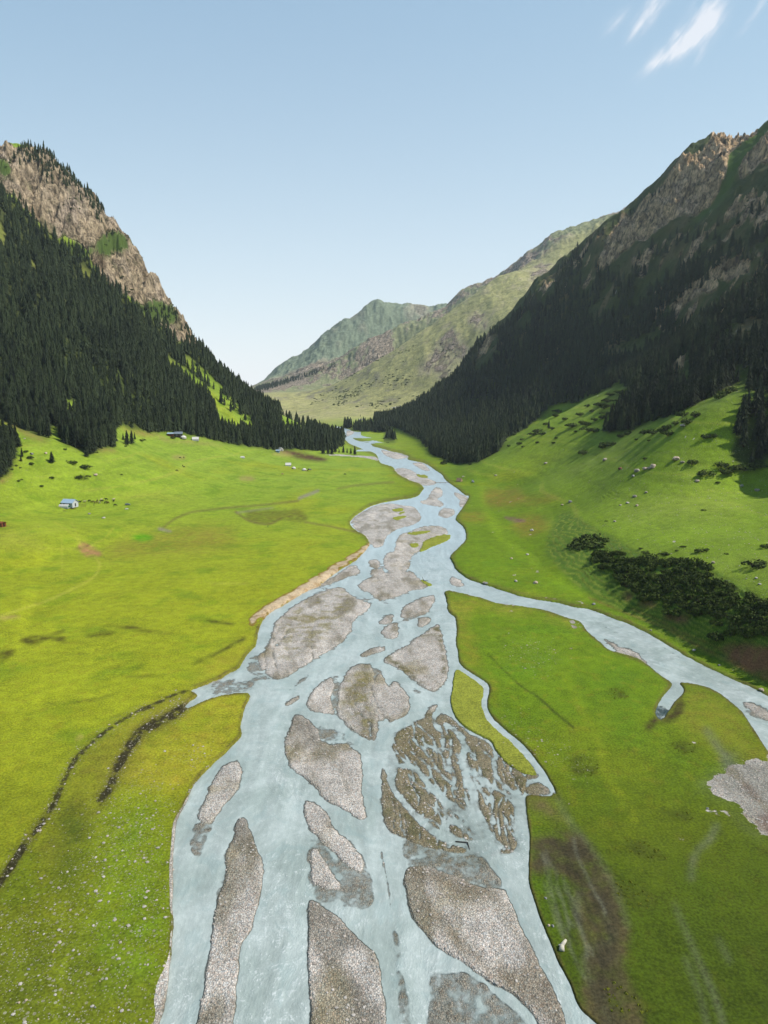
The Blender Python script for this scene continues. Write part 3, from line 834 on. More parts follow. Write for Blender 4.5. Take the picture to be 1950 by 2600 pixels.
crest = polys('c1', [(60, 215), (180, 205), (270, 265), (350, 355), (450, 465), (400, 475), (300, 400), (230, 335), (120, 285), (60, 275)], [(170, 300), (200, 300), (230, 370), (205, 375)], [(600, 885), (660, 870), (740, 900), (740, 945), (650, 935)],
              [(450, 570), (490, 570), (490, 590), (450, 590)], [(395, 440), (410, 440), (430, 530), (405, 530)], [(20, 400), (90, 420), (110, 460), (40, 440)], [(760, 970), (800, 980), (860, 1060), (820, 1060)], [(300, 620), (370, 640), (390, 690), (340, 680)])
crestR = polys('c2', [(1050, 500), (1100, 455), (1240, 350), (1250, 375), (1120, 470), (1060, 520)], [(1500, 112), (1530, 105), (1535, 120), (1505, 122)])

# ------------------------------------------------------------------ ground colours
KALB = 1.95


def T(r, g, b, k=None):
    k = KALB if k is None else k
    o = []
    for v in (r, g, b):
        v /= 255.0
        v = v / 12.92 if v <= 0.04045 else ((v + .055) / 1.055) ** 2.4
        o.append(v / k)
    return np.array(o)


def mixc(base, m, col):
    m = np.clip(m, 0, 1)[..., None]
    return base * (1 - m) + col * m


uu = TX / TY
lar = fbm(TX, TY, 120, 4, 201)
med = fbm(TX, TY, 24, 4, 205)
fin = fbm(TX, TY, 5, 4, 209)
gL, gR = T(158, 168, 34), T(112, 140, 20)
tint = np.empty((NR, NC, 3))
lr = sstep(-0.08, 0.10, uu + 0.02 * lar)[..., None]
tint[:] = gL * (1 - lr) + gR * lr
tint = mixc(tint, 0.8 * sstep(300, 700, TY) * sstep(.05, -.03, uu), T(142, 170, 50))
tint = mixc(tint, 0.6 * sstep(600, 1000, TY) * sstep(.05, -.03, uu), T(146, 174, 62))
tint = mixc(tint, 0.45 * sstep(0.05, 0.5, lar), T(168, 170, 30))
tint = mixc(tint, 0.45 * sstep(0.0, 0.5, -med), T(96, 136, 22))
tint = mixc(tint, 0.35 * sstep(0.1, 0.5, fin) * sstep(600, 200, TY), T(150, 140, 40))
tint = mixc(tint, 0.85 * sstep(260, 105, TY) * sstep(.10, .33, uu), T(64, 78, 14))  # near right corner: duller grass, plus lens vignetting painted into the tint
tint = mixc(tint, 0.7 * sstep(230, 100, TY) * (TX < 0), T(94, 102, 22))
# hillside meadow right
tint = mixc(tint, 0.7 * sstep(6, 20, TZ) * (TX > 0) * (1 - far), T(138, 166, 42))
tint = mixc(tint, 0.5 * sstep(0.1, .5, fbm(TX, TY * .5, 60, 4, 215)) * sstep(6, 20, TZ) * (TX > 0), T(140, 160, 58))


ctr = fbm(TX * .12, TZ * 2.2 + .25 * fbm(TX, TY, 40, 3, 221) * 10, 9, 4, 223)
tint = tint * (1 + .26 * ctr * sstep(3, 12, TZ) * (1 - far))[..., None]
tint = mixc(tint, .5 * sstep(.15, .5, ctr) * sstep(3, 12, TZ) * (1 - far), T(160, 164, 66))


def dm(c, pl, soft, kind='fill'):
    m = new()
    for p in pl:
        if kind == 'fill':
            fill(m, c, p)
        else:
            stroke(m, c, p[0], p[1], 1, p[2] if len(p) > 2 else None)
    return sample(blur(m, soft), SX, SY)


def decal(c, pl, soft, col, amt, kind='fill', nz=0.5):
    global tint
    v = dm(c, pl, soft, kind) * (TY < 2100)
    v = v * (1 + nz * 2 * fin + nz * med)
    tint = mixc(tint, v * amt, col)


# olive / brown tones near the left channel and mid meadow
decal('c3', [[(1000, 1060), (1090, 1000), (1080, 1070), (1010, 1120), (950, 1190), (820, 1240), (700, 1290), (560, 1370), (430, 1560), (560, 1659), (800, 1659), (1010, 1440), (1040, 1270), (800, 1200), (880, 1130)]], 12, T(168, 158, 48), .55)
decal('c5', [[(330, 560), (430, 460), (560, 380), (780, 300), (700, 420), (600, 520), (480, 720), (330, 900), (200, 1000), (150, 940), (250, 800)]], 10, T(126, 124, 40), .55)
decal('c5', [[(250, 760), (340, 740), (380, 900), (330, 1100), (250, 1150), (230, 950)]], 16, T(86, 100, 26), .7)
decal('c5', [[(0, 1300), (300, 1250), (650, 1350), (640, 1900), (0, 1900)]], 30, T(104, 118, 30), .5)
decal('c5', [[(500, 720), (700, 820), (700, 1400), (450, 1500), (380, 1200)]], 30, T(118, 150, 30), .5)
decal('c3', [[(460, 650), (560, 600), (800, 560), (950, 560), (1000, 620), (880, 660), (600, 680), (420, 690)]], 10, T(146, 136, 50), .6)
decal('c3', [[(500, 430), (700, 415), (830, 440), (700, 460), (560, 460)], [(0, 560), (200, 640), (100, 660), (0, 650)]], 8, T(158, 158, 60), .4)
decal('c3', [[(550, 605), (600, 590), (650, 605), (600, 622)]], 3, T(100, 160, 10), .9)
decal('c3', [[(1040, 495), (1190, 490), (1270, 490), (1290, 540), (1180, 530), (1150, 548), (1060, 540)]], 2, T(104, 100, 34), .62)
decal('c3', [[[(680, 572), (730, 530), (800, 500), (870, 490), (960, 480), (1080, 470), (1180, 460), (1260, 450)], 5, 6], [[(990, 495), (1050, 535), (1130, 548), (1180, 525)], 7, 5], [[(1285, 540), (1400, 560), (1490, 580), (1530, 582)], 5, 7], [[(1420, 400), (1500, 385), (1659, 372)], 4, 5]], 1, T(112, 92, 60), .9, 'stroke', .2)
decal('c3', [[[(670, 568), (720, 580)], 12, 8], [[(1340, 408), (1260, 440)], 12, 12], [[(1000, 500), (1150, 480)], 5, 4]], 1, T(150, 140, 130), .75, 'stroke', .2)
decal('c13', [[(1110, 278), (1200, 280), (1330, 310), (1480, 345), (1492, 365), (1370, 365), (1250, 345), (1190, 320)]], 2, T(92, 66, 48), .95)
decal('c13', [[(1030, 310), (1110, 280), (1200, 310), (1190, 330)], [(30, 130), (120, 170), (180, 195), (330, 200), (560, 225), (600, 240), (300, 212), (140, 200)], [(190, 325), (290, 325), (290, 350), (200, 345)], [(760, 500), (860, 500), (880, 525), (780, 535)]], 2, T(176, 150, 100), .6)
decal('c12', [[(0, 350), (100, 350), (200, 430), (330, 500), (430, 540), (520, 570), (440, 585), (300, 540), (160, 450)], [(0, 980), (80, 960), (110, 900), (130, 930), (60, 1000), (0, 1020)], [(720, 620), (780, 625), (1010, 645), (1180, 660), (1220, 690), (1000, 690)], [(1250, 420), (1400, 460), (1659, 510), (1550, 530), (1350, 480)], [(360, 280), (440, 320), (440, 350), (400, 350)]], 3, T(150, 122, 76), .75)
decal('c3', [[(330, 640), (350, 625), (400, 650), (430, 680), (370, 685), (340, 665)]], 2, T(180, 140, 90), .85)
decal('c3', [[[(320, 655), (370, 640), (390, 630)], 5, 3]], 1, T(70, 60, 40), .8, 'stroke')
decal('c3', [[(0, 935), (60, 935), (90, 942), (0, 950)], [(320, 1440), (340, 1430), (350, 1450), (320, 1470)]], 2, T(180, 160, 90), .6)
# tracks
decal('c3', [[[(230, 540), (290, 580), (330, 620), (345, 645)], 5], [[(300, 540), (330, 600), (345, 650)], 4], [[(480, 560), (440, 610), (380, 640)], 5], [[(400, 690), (420, 715), (405, 760), (350, 800), (200, 870), (80, 910), (0, 935)], 9], [[(260, 600), (262, 780)], 4],
             [[(160, 650), (330, 655)], 4], [[(880, 798), (1040, 800)], 5], [[(1380, 360), (1490, 310)], 4]], 1, T(186, 186, 70), .65, 'stroke', .2)
decal('c5', [[[(520, 950), (470, 1080), (430, 1150), (330, 1300), (260, 1420), (230, 1659), (215, 1850)], 12, 34], [[(270, 1140), (250, 1300), (225, 1450)], 14, 14], [[(330, 450), (250, 540), (150, 640)], 7, 5], [[(90, 620), (60, 700), (0, 810)], 12, 10], [[(270, 430), (130, 690), (90, 900)], 5]], 4, T(150, 166, 36), .38, 'stroke', .3)
# dark boggy marks
decal('c3', [[(75, 1040), (130, 1020), (200, 1018), (240, 1000), (280, 995), (200, 1035), (140, 1055)], [(210, 1035), (250, 1022), (280, 1025), (270, 1045)], [(360, 1022), (420, 1002), (500, 1005), (430, 1022)],
             [(430, 978), (560, 978), (620, 995), (740, 1010), (620, 1005), (540, 990)], [(0, 1085), (70, 1080), (40, 1110), (0, 1130)], [(860, 955), (910, 955), (990, 972), (930, 968)], [(1350, 520), (1350, 521), (1352, 520)]], 2, T(86, 82, 24), .75)
decal('c3', [[[(810, 1140), (900, 1100), (970, 1062), (1030, 1030)], 10, 12], [[(200, 1310), (350, 1295), (480, 1270)], 4], [[(530, 1195), (700, 1185)], 4]], 2, T(60, 62, 26), .8, 'stroke', .6)
decal('c3', [[[(870, 957), (930, 962), (985, 972)], 5]], 1, T(50, 40, 25), .85, 'stroke')
strm = new()
stroke(strm, 'c5', [(-80, 1160), (10, 1045), (50, 990), (100, 910), (160, 830), (220, 750), (250, 680), (300, 570), (380, 480), (470, 410), (560, 350), (640, 318), (720, 278), (800, 252)], 34, 1, 11)
stroke(strm, 'c5', [(420, 725), (470, 650), (490, 580), (530, 520), (570, 450), (640, 400), (720, 362), (780, 322)], 30, 1, 40)
STRM = blur(strm, 2)
STRMW = blur(strm, 9)
sv = sample(STRM, SX, SY) * (TY < 400)
svw = sample(STRMW, SX, SY) * (TY < 400)
sv = np.clip(sv * (1 + 1.6 * fin + 1.0 * gfine), 0, 1)
tint = mixc(tint, 0.75 * sstep(.05, .6, svw), T(92, 88, 34))
tint = mixc(tint, .85 * sstep(.3, .95, sv), T(44, 38, 28))
# right side
decal('c4', [[[(430, 330), (455, 400), (470, 500), (520, 590), (620, 670), (700, 730), (760, 780), (850, 830), (900, 860)], 14, 22], [[(540, 600), (520, 560), (470, 480)], 12]], 4, T(150, 180, 30), .45, 'stroke', .2)
decal('c4', [[(470, 410), (600, 400), (640, 440), (600, 470), (480, 470)], [(360, 505), (440, 495), (480, 520), (420, 540), (365, 530)], [(600, 520), (700, 510), (730, 560), (640, 600), (590, 570)], [(760, 430), (640, 440), (650, 470), (770, 450)]], 5, T(142, 122, 46), .6)
decal('c4', [[(545, 518), (600, 522), (640, 535), (590, 540)]], 1, T(130, 100, 90), .8)
decal('c6', [[[(790, 170), (860, 300), (940, 450), (965, 560), (1000, 650), (1080, 740), (1100, 800)], 12, 26], [[(960, 580), (1000, 660), (1050, 740)], 22]], 5, T(150, 160, 30), .38, 'stroke')
decal('c6', [[[(480, 100), (600, 220), (700, 290), (760, 345), (840, 410)], 5, 8]], 1, T(54, 66, 18), .75, 'stroke')
decal('c6', [[(420, 20), (330, 0), (350, 100), (420, 180), (500, 200), (520, 300), (560, 400), (640, 480), (520, 350), (470, 200), (440, 100)]], 6, T(140, 138, 40), .6)
decal('c4', [[(305, 840), (500, 880), (700, 905), (560, 925), (420, 900), (380, 1000), (330, 940)], [(900, 1000), (820, 945), (700, 920), (760, 960)]], 8, T(148, 142, 50), .6)
decal('c4', [[(1250, 1215), (1400, 1240), (1560, 1350), (1659, 1520), (1700, 1620), (1500, 1520), (1300, 1400)]], 14, T(128, 128, 40), .65)
decal('c4', [[(1040, 460), (1659, 430), (1659, 470), (1300, 520), (1050, 540)]], 16, T(150, 166, 66), .45)
# leafy dock patches
docks = [[(985, 250), (1060, 250), (1065, 290), (1000, 285)], [(1250, 480), (1310, 470), (1370, 510), (1300, 520)], [(820, 540), (920, 540), (940, 600), (850, 610)], [(1050, 875), (1150, 900), (1225, 950), (1200, 975), (1100, 945)],
         [(1025, 1060), (1100, 1065), (1190, 1130), (1170, 1170), (1060, 1160), (1030, 1110)], [(1220, 760), (1330, 765), (1340, 800), (1240, 790)], [(970, 1490), (1080, 1500), (1150, 1600), (1010, 1610)]]
decal('c6', docks, 4, T(78, 88, 22), .55, 'fill', 1.0)
# mud flats
decal('c6', [[(668, 880), (720, 868), (840, 845), (900, 900), (950, 970), (1000, 1060), (1072, 1260), (1050, 1420), (1120, 1600), (1200, 1850), (960, 1850), (900, 1650), (870, 1550), (885, 1400), (850, 1250), (842, 1100), (790, 1030), (700, 1040), (660, 1025)]], 7, T(92, 84, 52), .88, 'fill', .7)
decal('c6', [[(520, 470), (600, 492), (640, 560), (560, 560)], [(650, 690), (720, 700), (800, 800), (720, 790), (650, 750)]], 8, T(110, 102, 60), .7, 'fill', .5)
decal('c6', [[[(860, 1100), (858, 1170), (862, 1240)], 18], [[(965, 1170), (990, 1240), (1000, 1310), (910, 1350), (885, 1390), (910, 1470), (960, 1570), (1010, 1700)], 14, 20], [[(768, 700), (800, 760), (840, 830), (900, 905), (950, 975), (1010, 1080), (1068, 1250)], 16, 10],
             [[(1440, 825), (1415, 880), (1365, 925), (1340, 980), (1335, 1050)], 26, 18], [[(1262, 1150), (1310, 1260), (1370, 1400), (1440, 1560), (1480, 1700)], 10, 20], [[(1310, 1380), (1380, 1560), (1410, 1700)], 12, 16], [[(1450, 1300), (1500, 1400)], 12],
             [[(1400, 420), (1470, 520), (1510, 580)], 26, 40]], 5, T(112, 118, 92), .66, 'stroke', .3)
decal('c10', [[(930, 1180), (1040, 1050), (1130, 1130), (1060, 1230), (900, 1300), (740, 1420), (900, 1480), (1050, 1560), (1120, 1700), (1250, 1820), (1400, 1950), (1230, 1850), (1080, 1700), (1040, 1580), (800, 1470), (700, 1390), (860, 1260)]], 9, T(104, 112, 88), .7)
decal('c4', [[(1195, 1380), (1160, 1420), (1140, 1400), (1180, 1360)], [(1200, 1380), (1240, 1390), (1310, 1330), (1290, 1280), (1250, 1340)]], 3, T(70, 62, 30), .8)
decal('c6', [[(668, 890), (830, 870), (900, 920), (960, 1040), (1030, 1200), (1010, 1300), (930, 1200), (860, 1060), (790, 1010), (690, 1020)], [(900, 1330), (1010, 1320), (1040, 1450), (1050, 1700), (960, 1700), (900, 1480)]], 8, T(74, 68, 48), .8, 'fill', .6)
rm_ = random.Random(12)
rv = []
for k in range(16):
    x_, y_ = rm_.uniform(700, 900), rm_.uniform(860, 1150)
    pts = [(x_, y_)]
    for q in range(7):
        x_ += rm_.uniform(4, 34)
        y_ += rm_.uniform(30, 60)
        pts.append((x_, y_))
    rv.append([pts, rm_.uniform(4, 9), rm_.uniform(5, 12)])
decal('c6', rv[:8], 2, T(126, 128, 108), .6, 'stroke', .3)
decal('c6', rv[8:], 2, T(52, 50, 36), .7, 'stroke', .4)
# dark water at the head of the backwater is bed colour, banks brownish everywhere
rim = sstep(0.02, 0.3, edg) * (1 - shape)
tint = mixc(tint, rim * (0.55 + .8 * fin), T(106, 98, 50))
rimn = sstep(0.12, .5, edg) * (1 - shape) * (TY < 330)
tint = mixc(tint, rimn * .35, T(90, 78, 44))
tanv = tanv + 4 * tanv * (1 - tanv) * 1.1 * fbm(TX, TY, 9, 4, 151)
tint = mixc(tint, sstep(.25, .6, tanv), T(206, 184, 152))
tint = mixc(tint, sstep(.25, .6, tanv) * sstep(.05, .4, fin) * .6, T(160, 128, 84))
tint = mixc(tint, sstep(.6, .2, tanv) * sstep(.05, .2, tanv), T(150, 120, 60))
tint = mixc(tint, ggr * shape, T(150, 156, 58))
# bluff
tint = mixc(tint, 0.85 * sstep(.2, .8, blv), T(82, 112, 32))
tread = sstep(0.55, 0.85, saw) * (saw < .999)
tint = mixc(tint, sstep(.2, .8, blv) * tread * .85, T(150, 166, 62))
decal('c8', [[(1350, 1000), (1500, 980), (1659, 1010), (1900, 1050), (2000, 1300), (1659, 1240), (1450, 1130), (1370, 1080)], [(640, 640), (690, 620), (700, 665), (660, 670)], [(760, 690), (850, 680), (860, 720), (780, 725)], [(930, 780), (1100, 790), (1080, 830), (960, 810)]], 4, T(150, 108, 76), .85)
decal('c8', [[[(400, 655), (600, 740), (760, 800), (940, 870), (1100, 960), (1300, 1060), (1500, 1160), (1700, 1260)], 8, 14], [[(700, 735), (860, 800), (1050, 900), (1200, 960), (1370, 1040)], 9, 9]], 1, T(150, 120, 66), .75, 'stroke', .4)
# mountain ground colours
fl_l = sstep(-1, 1, n2)
forestL = leftm & (TZ > 50) & (TY > 700)
steepL = sstep(70, 130, TZ) * leftm * (TY > 600)
tint = mixc(tint, steepL * .35, T(112, 140, 44))
mtR = sstep(80, 150, TZ) * rightm
tint = mixc(tint, mtR, T(84, 94, 44))  # right slope kept dark: its deep shadow is put into the tint
tint = mixc(tint, mtR * sstep(0.05, .45, n2) * .8, T(136, 120, 86))
tint = mixc(tint, mtR * sstep(0.0, .4, -n2) * .7, T(62, 84, 32))
tint = mixc(tint, mtR * 0.7 * sstep(-.2, .5, fbm(TX, TY, 9, 4, 301)), T(56, 68, 32))
tint = mixc(tint, sample(GRNR, SX, SY) * rightm * (TZ > 100), T(74, 106, 26))
ffl = sample(blur(forest, 3), SX, SY) * leftm * (TZ > 8) * (1 - sample(blur(clear, 2), SX, SY))
tint = mixc(tint, sample(blur(forest, 4), SX, SY) * leftm * sstep(120, 190, TZ) * .8, T(122, 122, 62))
tint = mixc(tint, ffl * .85, T(58, 68, 34))
ffr = sample(blur(forestR, 3), SX, SY) * rightm
tint = mixc(tint, ffr * sstep(140, 60, TZ) * .85, T(52, 62, 32))
# far hills
hl = far
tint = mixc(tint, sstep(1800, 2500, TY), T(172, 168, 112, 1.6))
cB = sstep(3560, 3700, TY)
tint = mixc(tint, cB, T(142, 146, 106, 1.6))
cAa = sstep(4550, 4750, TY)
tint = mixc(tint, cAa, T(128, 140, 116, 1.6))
sh = fbm(TX, TY * .6, 60, 6, 311, rough=.7)
sh2 = fbm(TX, TY * .5, 300, 4, 317)
lowC = (TY > 2250) & (TY < 3560)
shrubm = lowC * sstep(0.05, .45, sh + .6 * sh2 - sstep(180, 420, TZ) * .35) * sstep(34, 60, TZ)
tint = mixc(tint, shrubm * .8, T(84, 96, 62, 1.75))
rb = sstep(-.2, .12, sh2 + .8 * sh) * far
rockfar = rb * ((cB * (1 - cAa)) * .9 + cAa * .55 * sstep(.1, .5, sh2) + lowC * .35 * sstep(0, .3, sh))
screeC = dm('c2', [[(640, 780), (700, 700), (745, 700), (740, 740), (680, 800)], [(580, 700), (640, 650), (740, 610), (700, 660), (620, 710)], [(300, 1000), (350, 980), (380, 1080), (300, 1180), (230, 1150), (180, 1170), (250, 1060)], [(400, 920), (440, 900), (480, 960), (400, 960)]], 6) * far
screeC = np.maximum(screeC * (.4 + 1.2 * sstep(-.3, .4, sh)), dm('c2', [[[(305, 985), (300, 1040), (280, 1090), (265, 1150)], 5]], 1, 'stroke') * far * 1.5)
tint = mixc(tint, lowC * dm('c2', [[(240, 1010), (330, 960), (400, 900), (520, 960), (420, 1060), (300, 1180), (100, 1290), (0, 1290), (0, 1200), (130, 1120)]], 12) * sstep(-.25, .25, sh) * .6, T(96, 104, 66, 1.75))
vrock = np.clip(rk + 0, 0, 1)
# rock colour goes into tint, the rock mask drives the texture
pk = fbm(TX, TY, 40, 4, 331)
rc = mixc(mixc(np.broadcast_to(T(222, 198, 164), tint.shape).copy(), sstep(-.1, .5, pk), T(220, 198, 174)), sstep(.1, .5, -pk), T(160, 138, 110))
rc = np.where((TX > 0)[..., None], rc * np.array([1.45, 1.32, 1.16]), rc)  # right-hand rock lifted and warmed: sunlight painted into its colour
moss = sstep(.12, .4, fbm(TX, TY, 22, 4, 335)) * .75
rc = mixc(rc, moss * sstep(40, 10, 0 * TX + 20), T(104, 108, 60))
rsel = sstep(.35, .6, vrock + .25 * n3)
tint = tint * (1 - rsel[..., None]) + rc * rsel[..., None]
clg = sample(CLG, SX, SY) * leftm * (TY > 900)
tint = mixc(tint, sstep(.3, .6, clg + .5 * n3 + .3 * n2), T(84, 104, 46))
rsel = rsel * (1 - sstep(.3, .6, clg + .5 * n3 + .3 * n2))
rf = np.clip(rockfar + screeC * .8, 0, 1)
tint = mixc(tint, rf, T(186, 168, 150, 1.6))
rsel = np.maximum(rsel, rf * .7)
# gravel colours
tg = np.empty_like(tint)
tg[:] = T(196, 189, 181, 1.9)
dist_sl = sstep(350, 700, TY)
tg = mixc(tg, dist_sl, T(196, 192, 187, 1.9))
tg = mixc(tg, .8 * sample(GR2, SX, SY) * (TX > 60) * (TY < 400), T(142, 140, 130, 1.9))
tg = mixc(tg, 0.75 * sstep(0.10, .5, fbm(TX, TY, 26, 4, 341)) * (1 - .6 * dist_sl), T(156, 144, 110, 1.9))
tg = mixc(tg, .7 * sstep(.02, .35, fbm(TX, TY * .35, 13, 5, 343)) * (1 - .5 * dist_sl), T(122, 114, 90, 1.9))
tg = mixc(tg, .8 * sstep(.05, .4, fbm(TX, TY * .35, 17, 5, 345)), T(224, 215, 206, 1.9))
tg = mixc(tg, .5 * sstep(.0, .45, fbm(TX + .3 * TY, TY * .22, 5, 4, 347)), T(150, 142, 126, 1.9))
braid = dm('c6', [[(78, 400), (200, 330), (340, 370), (560, 460), (700, 600), (640, 950), (420, 1000), (200, 960), (30, 800), (30, 560)]], 6)
tg = mixc(tg, braid * .9, T(132, 122, 94, 1.9))
tg = mixc(tg, braid * .5 * sstep(0, .4, fin), T(84, 88, 44, 1.9))
dk = dm('c5', [[(1305, 1140), (1420, 1200), (1560, 1340), (1480, 1330), (1440, 1400), (1560, 1560), (1620, 1850), (1540, 1850), (1450, 1560), (1320, 1330)], [(1200, 350), (1300, 370), (1350, 460), (1330, 500), (1240, 420)], [(990, 780), (1060, 830), (1090, 930), (960, 900)]], 7)
tg = mixc(tg, dk * .75, T(128, 122, 110, 1.9))
dk2 = dm('c6', [[(132, 1000), (300, 1010), (460, 1070), (560, 1100), (430, 1150), (330, 1100), (180, 1040)], [(440, 1440), (600, 1540), (800, 1700), (830, 1600), (700, 1390), (620, 1290), (640, 1400), (560, 1430)], [(230, 1150), (330, 1250), (500, 1430), (420, 1400), (270, 1250)]], 8)
tg = mixc(tg, dk2 * .7, T(124, 112, 90, 1.9))
tg = mixc(tg, dm('c5', [[(1330, 1480), (1420, 1420), (1480, 1560), (1450, 1850), (1330, 1850)]], 10) * .6, T(140, 128, 92, 1.9))
moss2 = dm('c3', [[(1200, 930), (1300, 850), (1420, 820), (1480, 870), (1400, 1000), (1230, 1130), (1150, 1050)], [(1440, 1230), (1500, 1160), (1560, 1150), (1565, 1300), (1580, 1440), (1480, 1400)]], 8)
tg = mixc(tg, moss2 * .6 * sstep(-.1, .35, fin + .5 * med), T(134, 126, 66, 1.9))
tg = mixc(tg, dm('c4', [[(180, 1030), (270, 975), (290, 1020), (300, 1120), (305, 1180), (280, 1225), (285, 1100), (255, 1020)], [(45, 1120), (240, 1245), (230, 1230), (80, 1110)]], 2) * sstep(-.3, .2, fin) * .8, T(96, 90, 40, 1.9))
tg = mixc(tg, dm('c10', [[(200, 540), (440, 570), (400, 700), (240, 760)]], 4), T(70, 90, 92, 1.9))
tg = mixc(tg, .8 * (1 - .75 * sstep(230, 520, TY)) * sstep(0.60, .47, gw) * (1 - dm('c10', [[(200, 540), (440, 570), (400, 700), (240, 760)]], 4)) * shape, T(126, 122, 108, 1.9))        # wet margins and bed
mudg = dm('c10', [[(1140, 1340), (1200, 1370), (1350, 1540), (1300, 1530), (1170, 1420)], [(1300, 1700), (1408, 1650), (1500, 1700), (1480, 1900), (1330, 1820)]], 5)
tg = mixc(tg, mudg * .7, T(124, 102, 94, 1.9))
gm = np.clip(shape * (1 - ggr), 0, 1)
g2v = sample(GR2, SX, SY) * (TY < 2000)
gm = np.maximum(gm, sstep(.25, .75, g2v + .2 * fin + (TX > 60) * (.5 * med + .5 * fin)))
gm = np.where(tanv > .3, gm * sstep(.4, .8, bed), gm)
# stony meadow mask (loose pale stones)
stony = dm('c5', [[(450, 740), (640, 640), (740, 780), (700, 1450), (620, 1900), (-100, 1900), (-100, 1150), (200, 1050)]], 30)
stony = np.maximum(stony * .9, .75 * dm('c5', [[(540, 640), (680, 590), (690, 680), (500, 740)], [(720, 500), (860, 480), (860, 560), (740, 560)]], 12))
stony = np.maximum(stony, sstep(.06, .4, svw) * .8)
stony = np.maximum(stony, .5 * dm('c6', [[(500, 370), (560, 360), (800, 480), (900, 560), (860, 620), (700, 500)], [(560, 60), (740, 60), (760, 160), (600, 150)]], 14))
stony = np.maximum(stony, .30 * sstep(10, 30, TZ) * (TX > 0) * (TY < 1100))
stony = np.maximum(stony, .22 * sstep(10, 30, TZ) * (TX < 0) * (TY < 1100))
stony = np.clip(stony * (TY < 1200) * (1 + .8 * med), 0, 1)
farm = sstep(1500, 3200, TY)


# ------------------------------------------------------------------ node helpers
class M:
    def __init__(s, name):
        s.m = bpy.data.materials.new(name)
        s.m.use_nodes = True
        s.t = s.m.node_tree
        s.n, s.l = s.t.nodes, s.t.links
        s.n.clear()
        s.out = s.n.new('ShaderNodeOutputMaterial')
        s.b = s.n.new('ShaderNodeBsdfPrincipled')
        s.l.new(s.b.outputs[0], s.out.inputs['Surface'])
        s.tc = s.n.new('ShaderNodeTexCoord')

    def set(s, sock, v):
        if isinstance(v, (int, float)):
            sock.default_value = v
        elif isinstance(v, (tuple, list, np.ndarray)):
            v = tuple(float(q) for q in v)
            if len(v) == 3 and len(sock.default_value) == 4:
                v = v + (1,)
            sock.default_value = v
        else:
            s.l.new(v, sock)

    def attr(s, name, color=False):
        a = s.n.new('ShaderNodeAttribute')
        a.attribute_name = name
        return a.outputs['Color'] if color else a.outputs['Fac']

    def math(s, op, a, b=0.0, c=0.0):
        m = s.n.new('ShaderNodeMath')
        m.operation = op
        for i, v in enumerate((a, b, c)):
            s.set(m.inputs[i], v)
        return m.outputs[0]

    def map(s, scale=(1, 1, 1), rot=(0, 0, 0), src=None):
        mp = s.n.new('ShaderNodeMapping')
        mp.inputs['Scale'].default_value = scale
        mp.inputs['Rotation'].default_value = rot
        s.l.new(src if src is not None else s.tc.outputs['Object'], mp.inputs['Vector'])
        return mp.outputs[0]

    def noise(s, scale, detail=4, rough=.5, vec=None, dist=0.0, color=False):
        t = s.n.new('ShaderNodeTexNoise')
        t.inputs['Scale'].default_value = scale
        t.inputs['Detail'].default_value = detail
        t.inputs['Roughness'].default_value = rough
        t.inputs['Distortion'].default_value = dist
        s.l.new(vec if vec is not None else s.tc.outputs['Object'], t.inputs['Vector'])
        return t.outputs['Color'] if color else t.outputs['Fac']

    def vor(s, scale, out='Color', feature='F1', vec=None, rand=1.0):
        t = s.n.new('ShaderNodeTexVoronoi')
        t.feature = feature
        t.inputs['Scale'].default_value = scale
        t.inputs['Randomness'].default_value = rand
        s.l.new(vec if vec is not None else s.tc.outputs['Object'], t.inputs['Vector'])
        return t.outputs[out]

    def mr(s, v, a, b, c=0.0, d=1.0, smooth=True):
        t = s.n.new('ShaderNodeMapRange')
        t.interpolation_type = 'SMOOTHSTEP' if smooth else 'LINEAR'
        s.set(t.inputs['Value'], v)
        for k, q in (('From Min', a), ('From Max', b), ('To Min', c), ('To Max', d)):
            s.set(t.inputs[k], q)
        return t.outputs[0]

    def mix(s, f, a, b, mode='MIX'):
        t = s.n.new('ShaderNodeMix')
        t.data_type = 'RGBA'
        t.blend_type = mode
        s.set(t.inputs['Factor'], f)
        s.set(t.inputs['A'], a)
        s.set(t.inputs['B'], b)
        return t.outputs['Result']

    def scale(s, col, f):
        t = s.n.new('ShaderNodeVectorMath')
        t.operation = 'SCALE'
        s.set(t.inputs[0], col)
        s.set(t.inputs['Scale'], f)
        return t.outputs[0]

    def bump(s, h, strength, dist, prev=None):
        t = s.n.new('ShaderNodeBump')
        s.set(t.inputs['Strength'], strength)
        t.inputs['Distance'].default_value = dist
        s.l.new(h, t.inputs['Height'])
        if prev is not None:
            s.l.new(prev, t.inputs['Normal'])
        return t.outputs[0]

    def fin(s, color=None, rough=0.9, normal=None, spec=0.2):
        if color is not None:
            s.set(s.b.inputs['Base Color'], color)
        s.set(s.b.inputs['Roughness'], rough)
        s.b.inputs['Specular IOR Level'].default_value = spec
        if normal is not None:
            s.l.new(normal, s.b.inputs['Normal'])
        return s.m


# ---- terrain material
m = M('valley_ground')
tintA, tintG = m.attr('tint', True), m.attr('tintg', True)
gA, rA, sA, fA = m.attr('gravel'), m.attr('rock'), m.attr('stony'), m.attr('farm')
nf = m.noise(1.7, 5, .65)
nm = m.noise(.22, 5, .6)
nl = m.noise(.035, 4, .55)
gmod = m.math('ADD', m.mr(nf, .27, .73, .58, 1.38), m.mr(nm, .3, .7, -.13, .13))
gmod = m.math('ADD', gmod, m.mr(nl, .3, .7, -.08, .08))
grassc = m.scale(tintA, gmod)
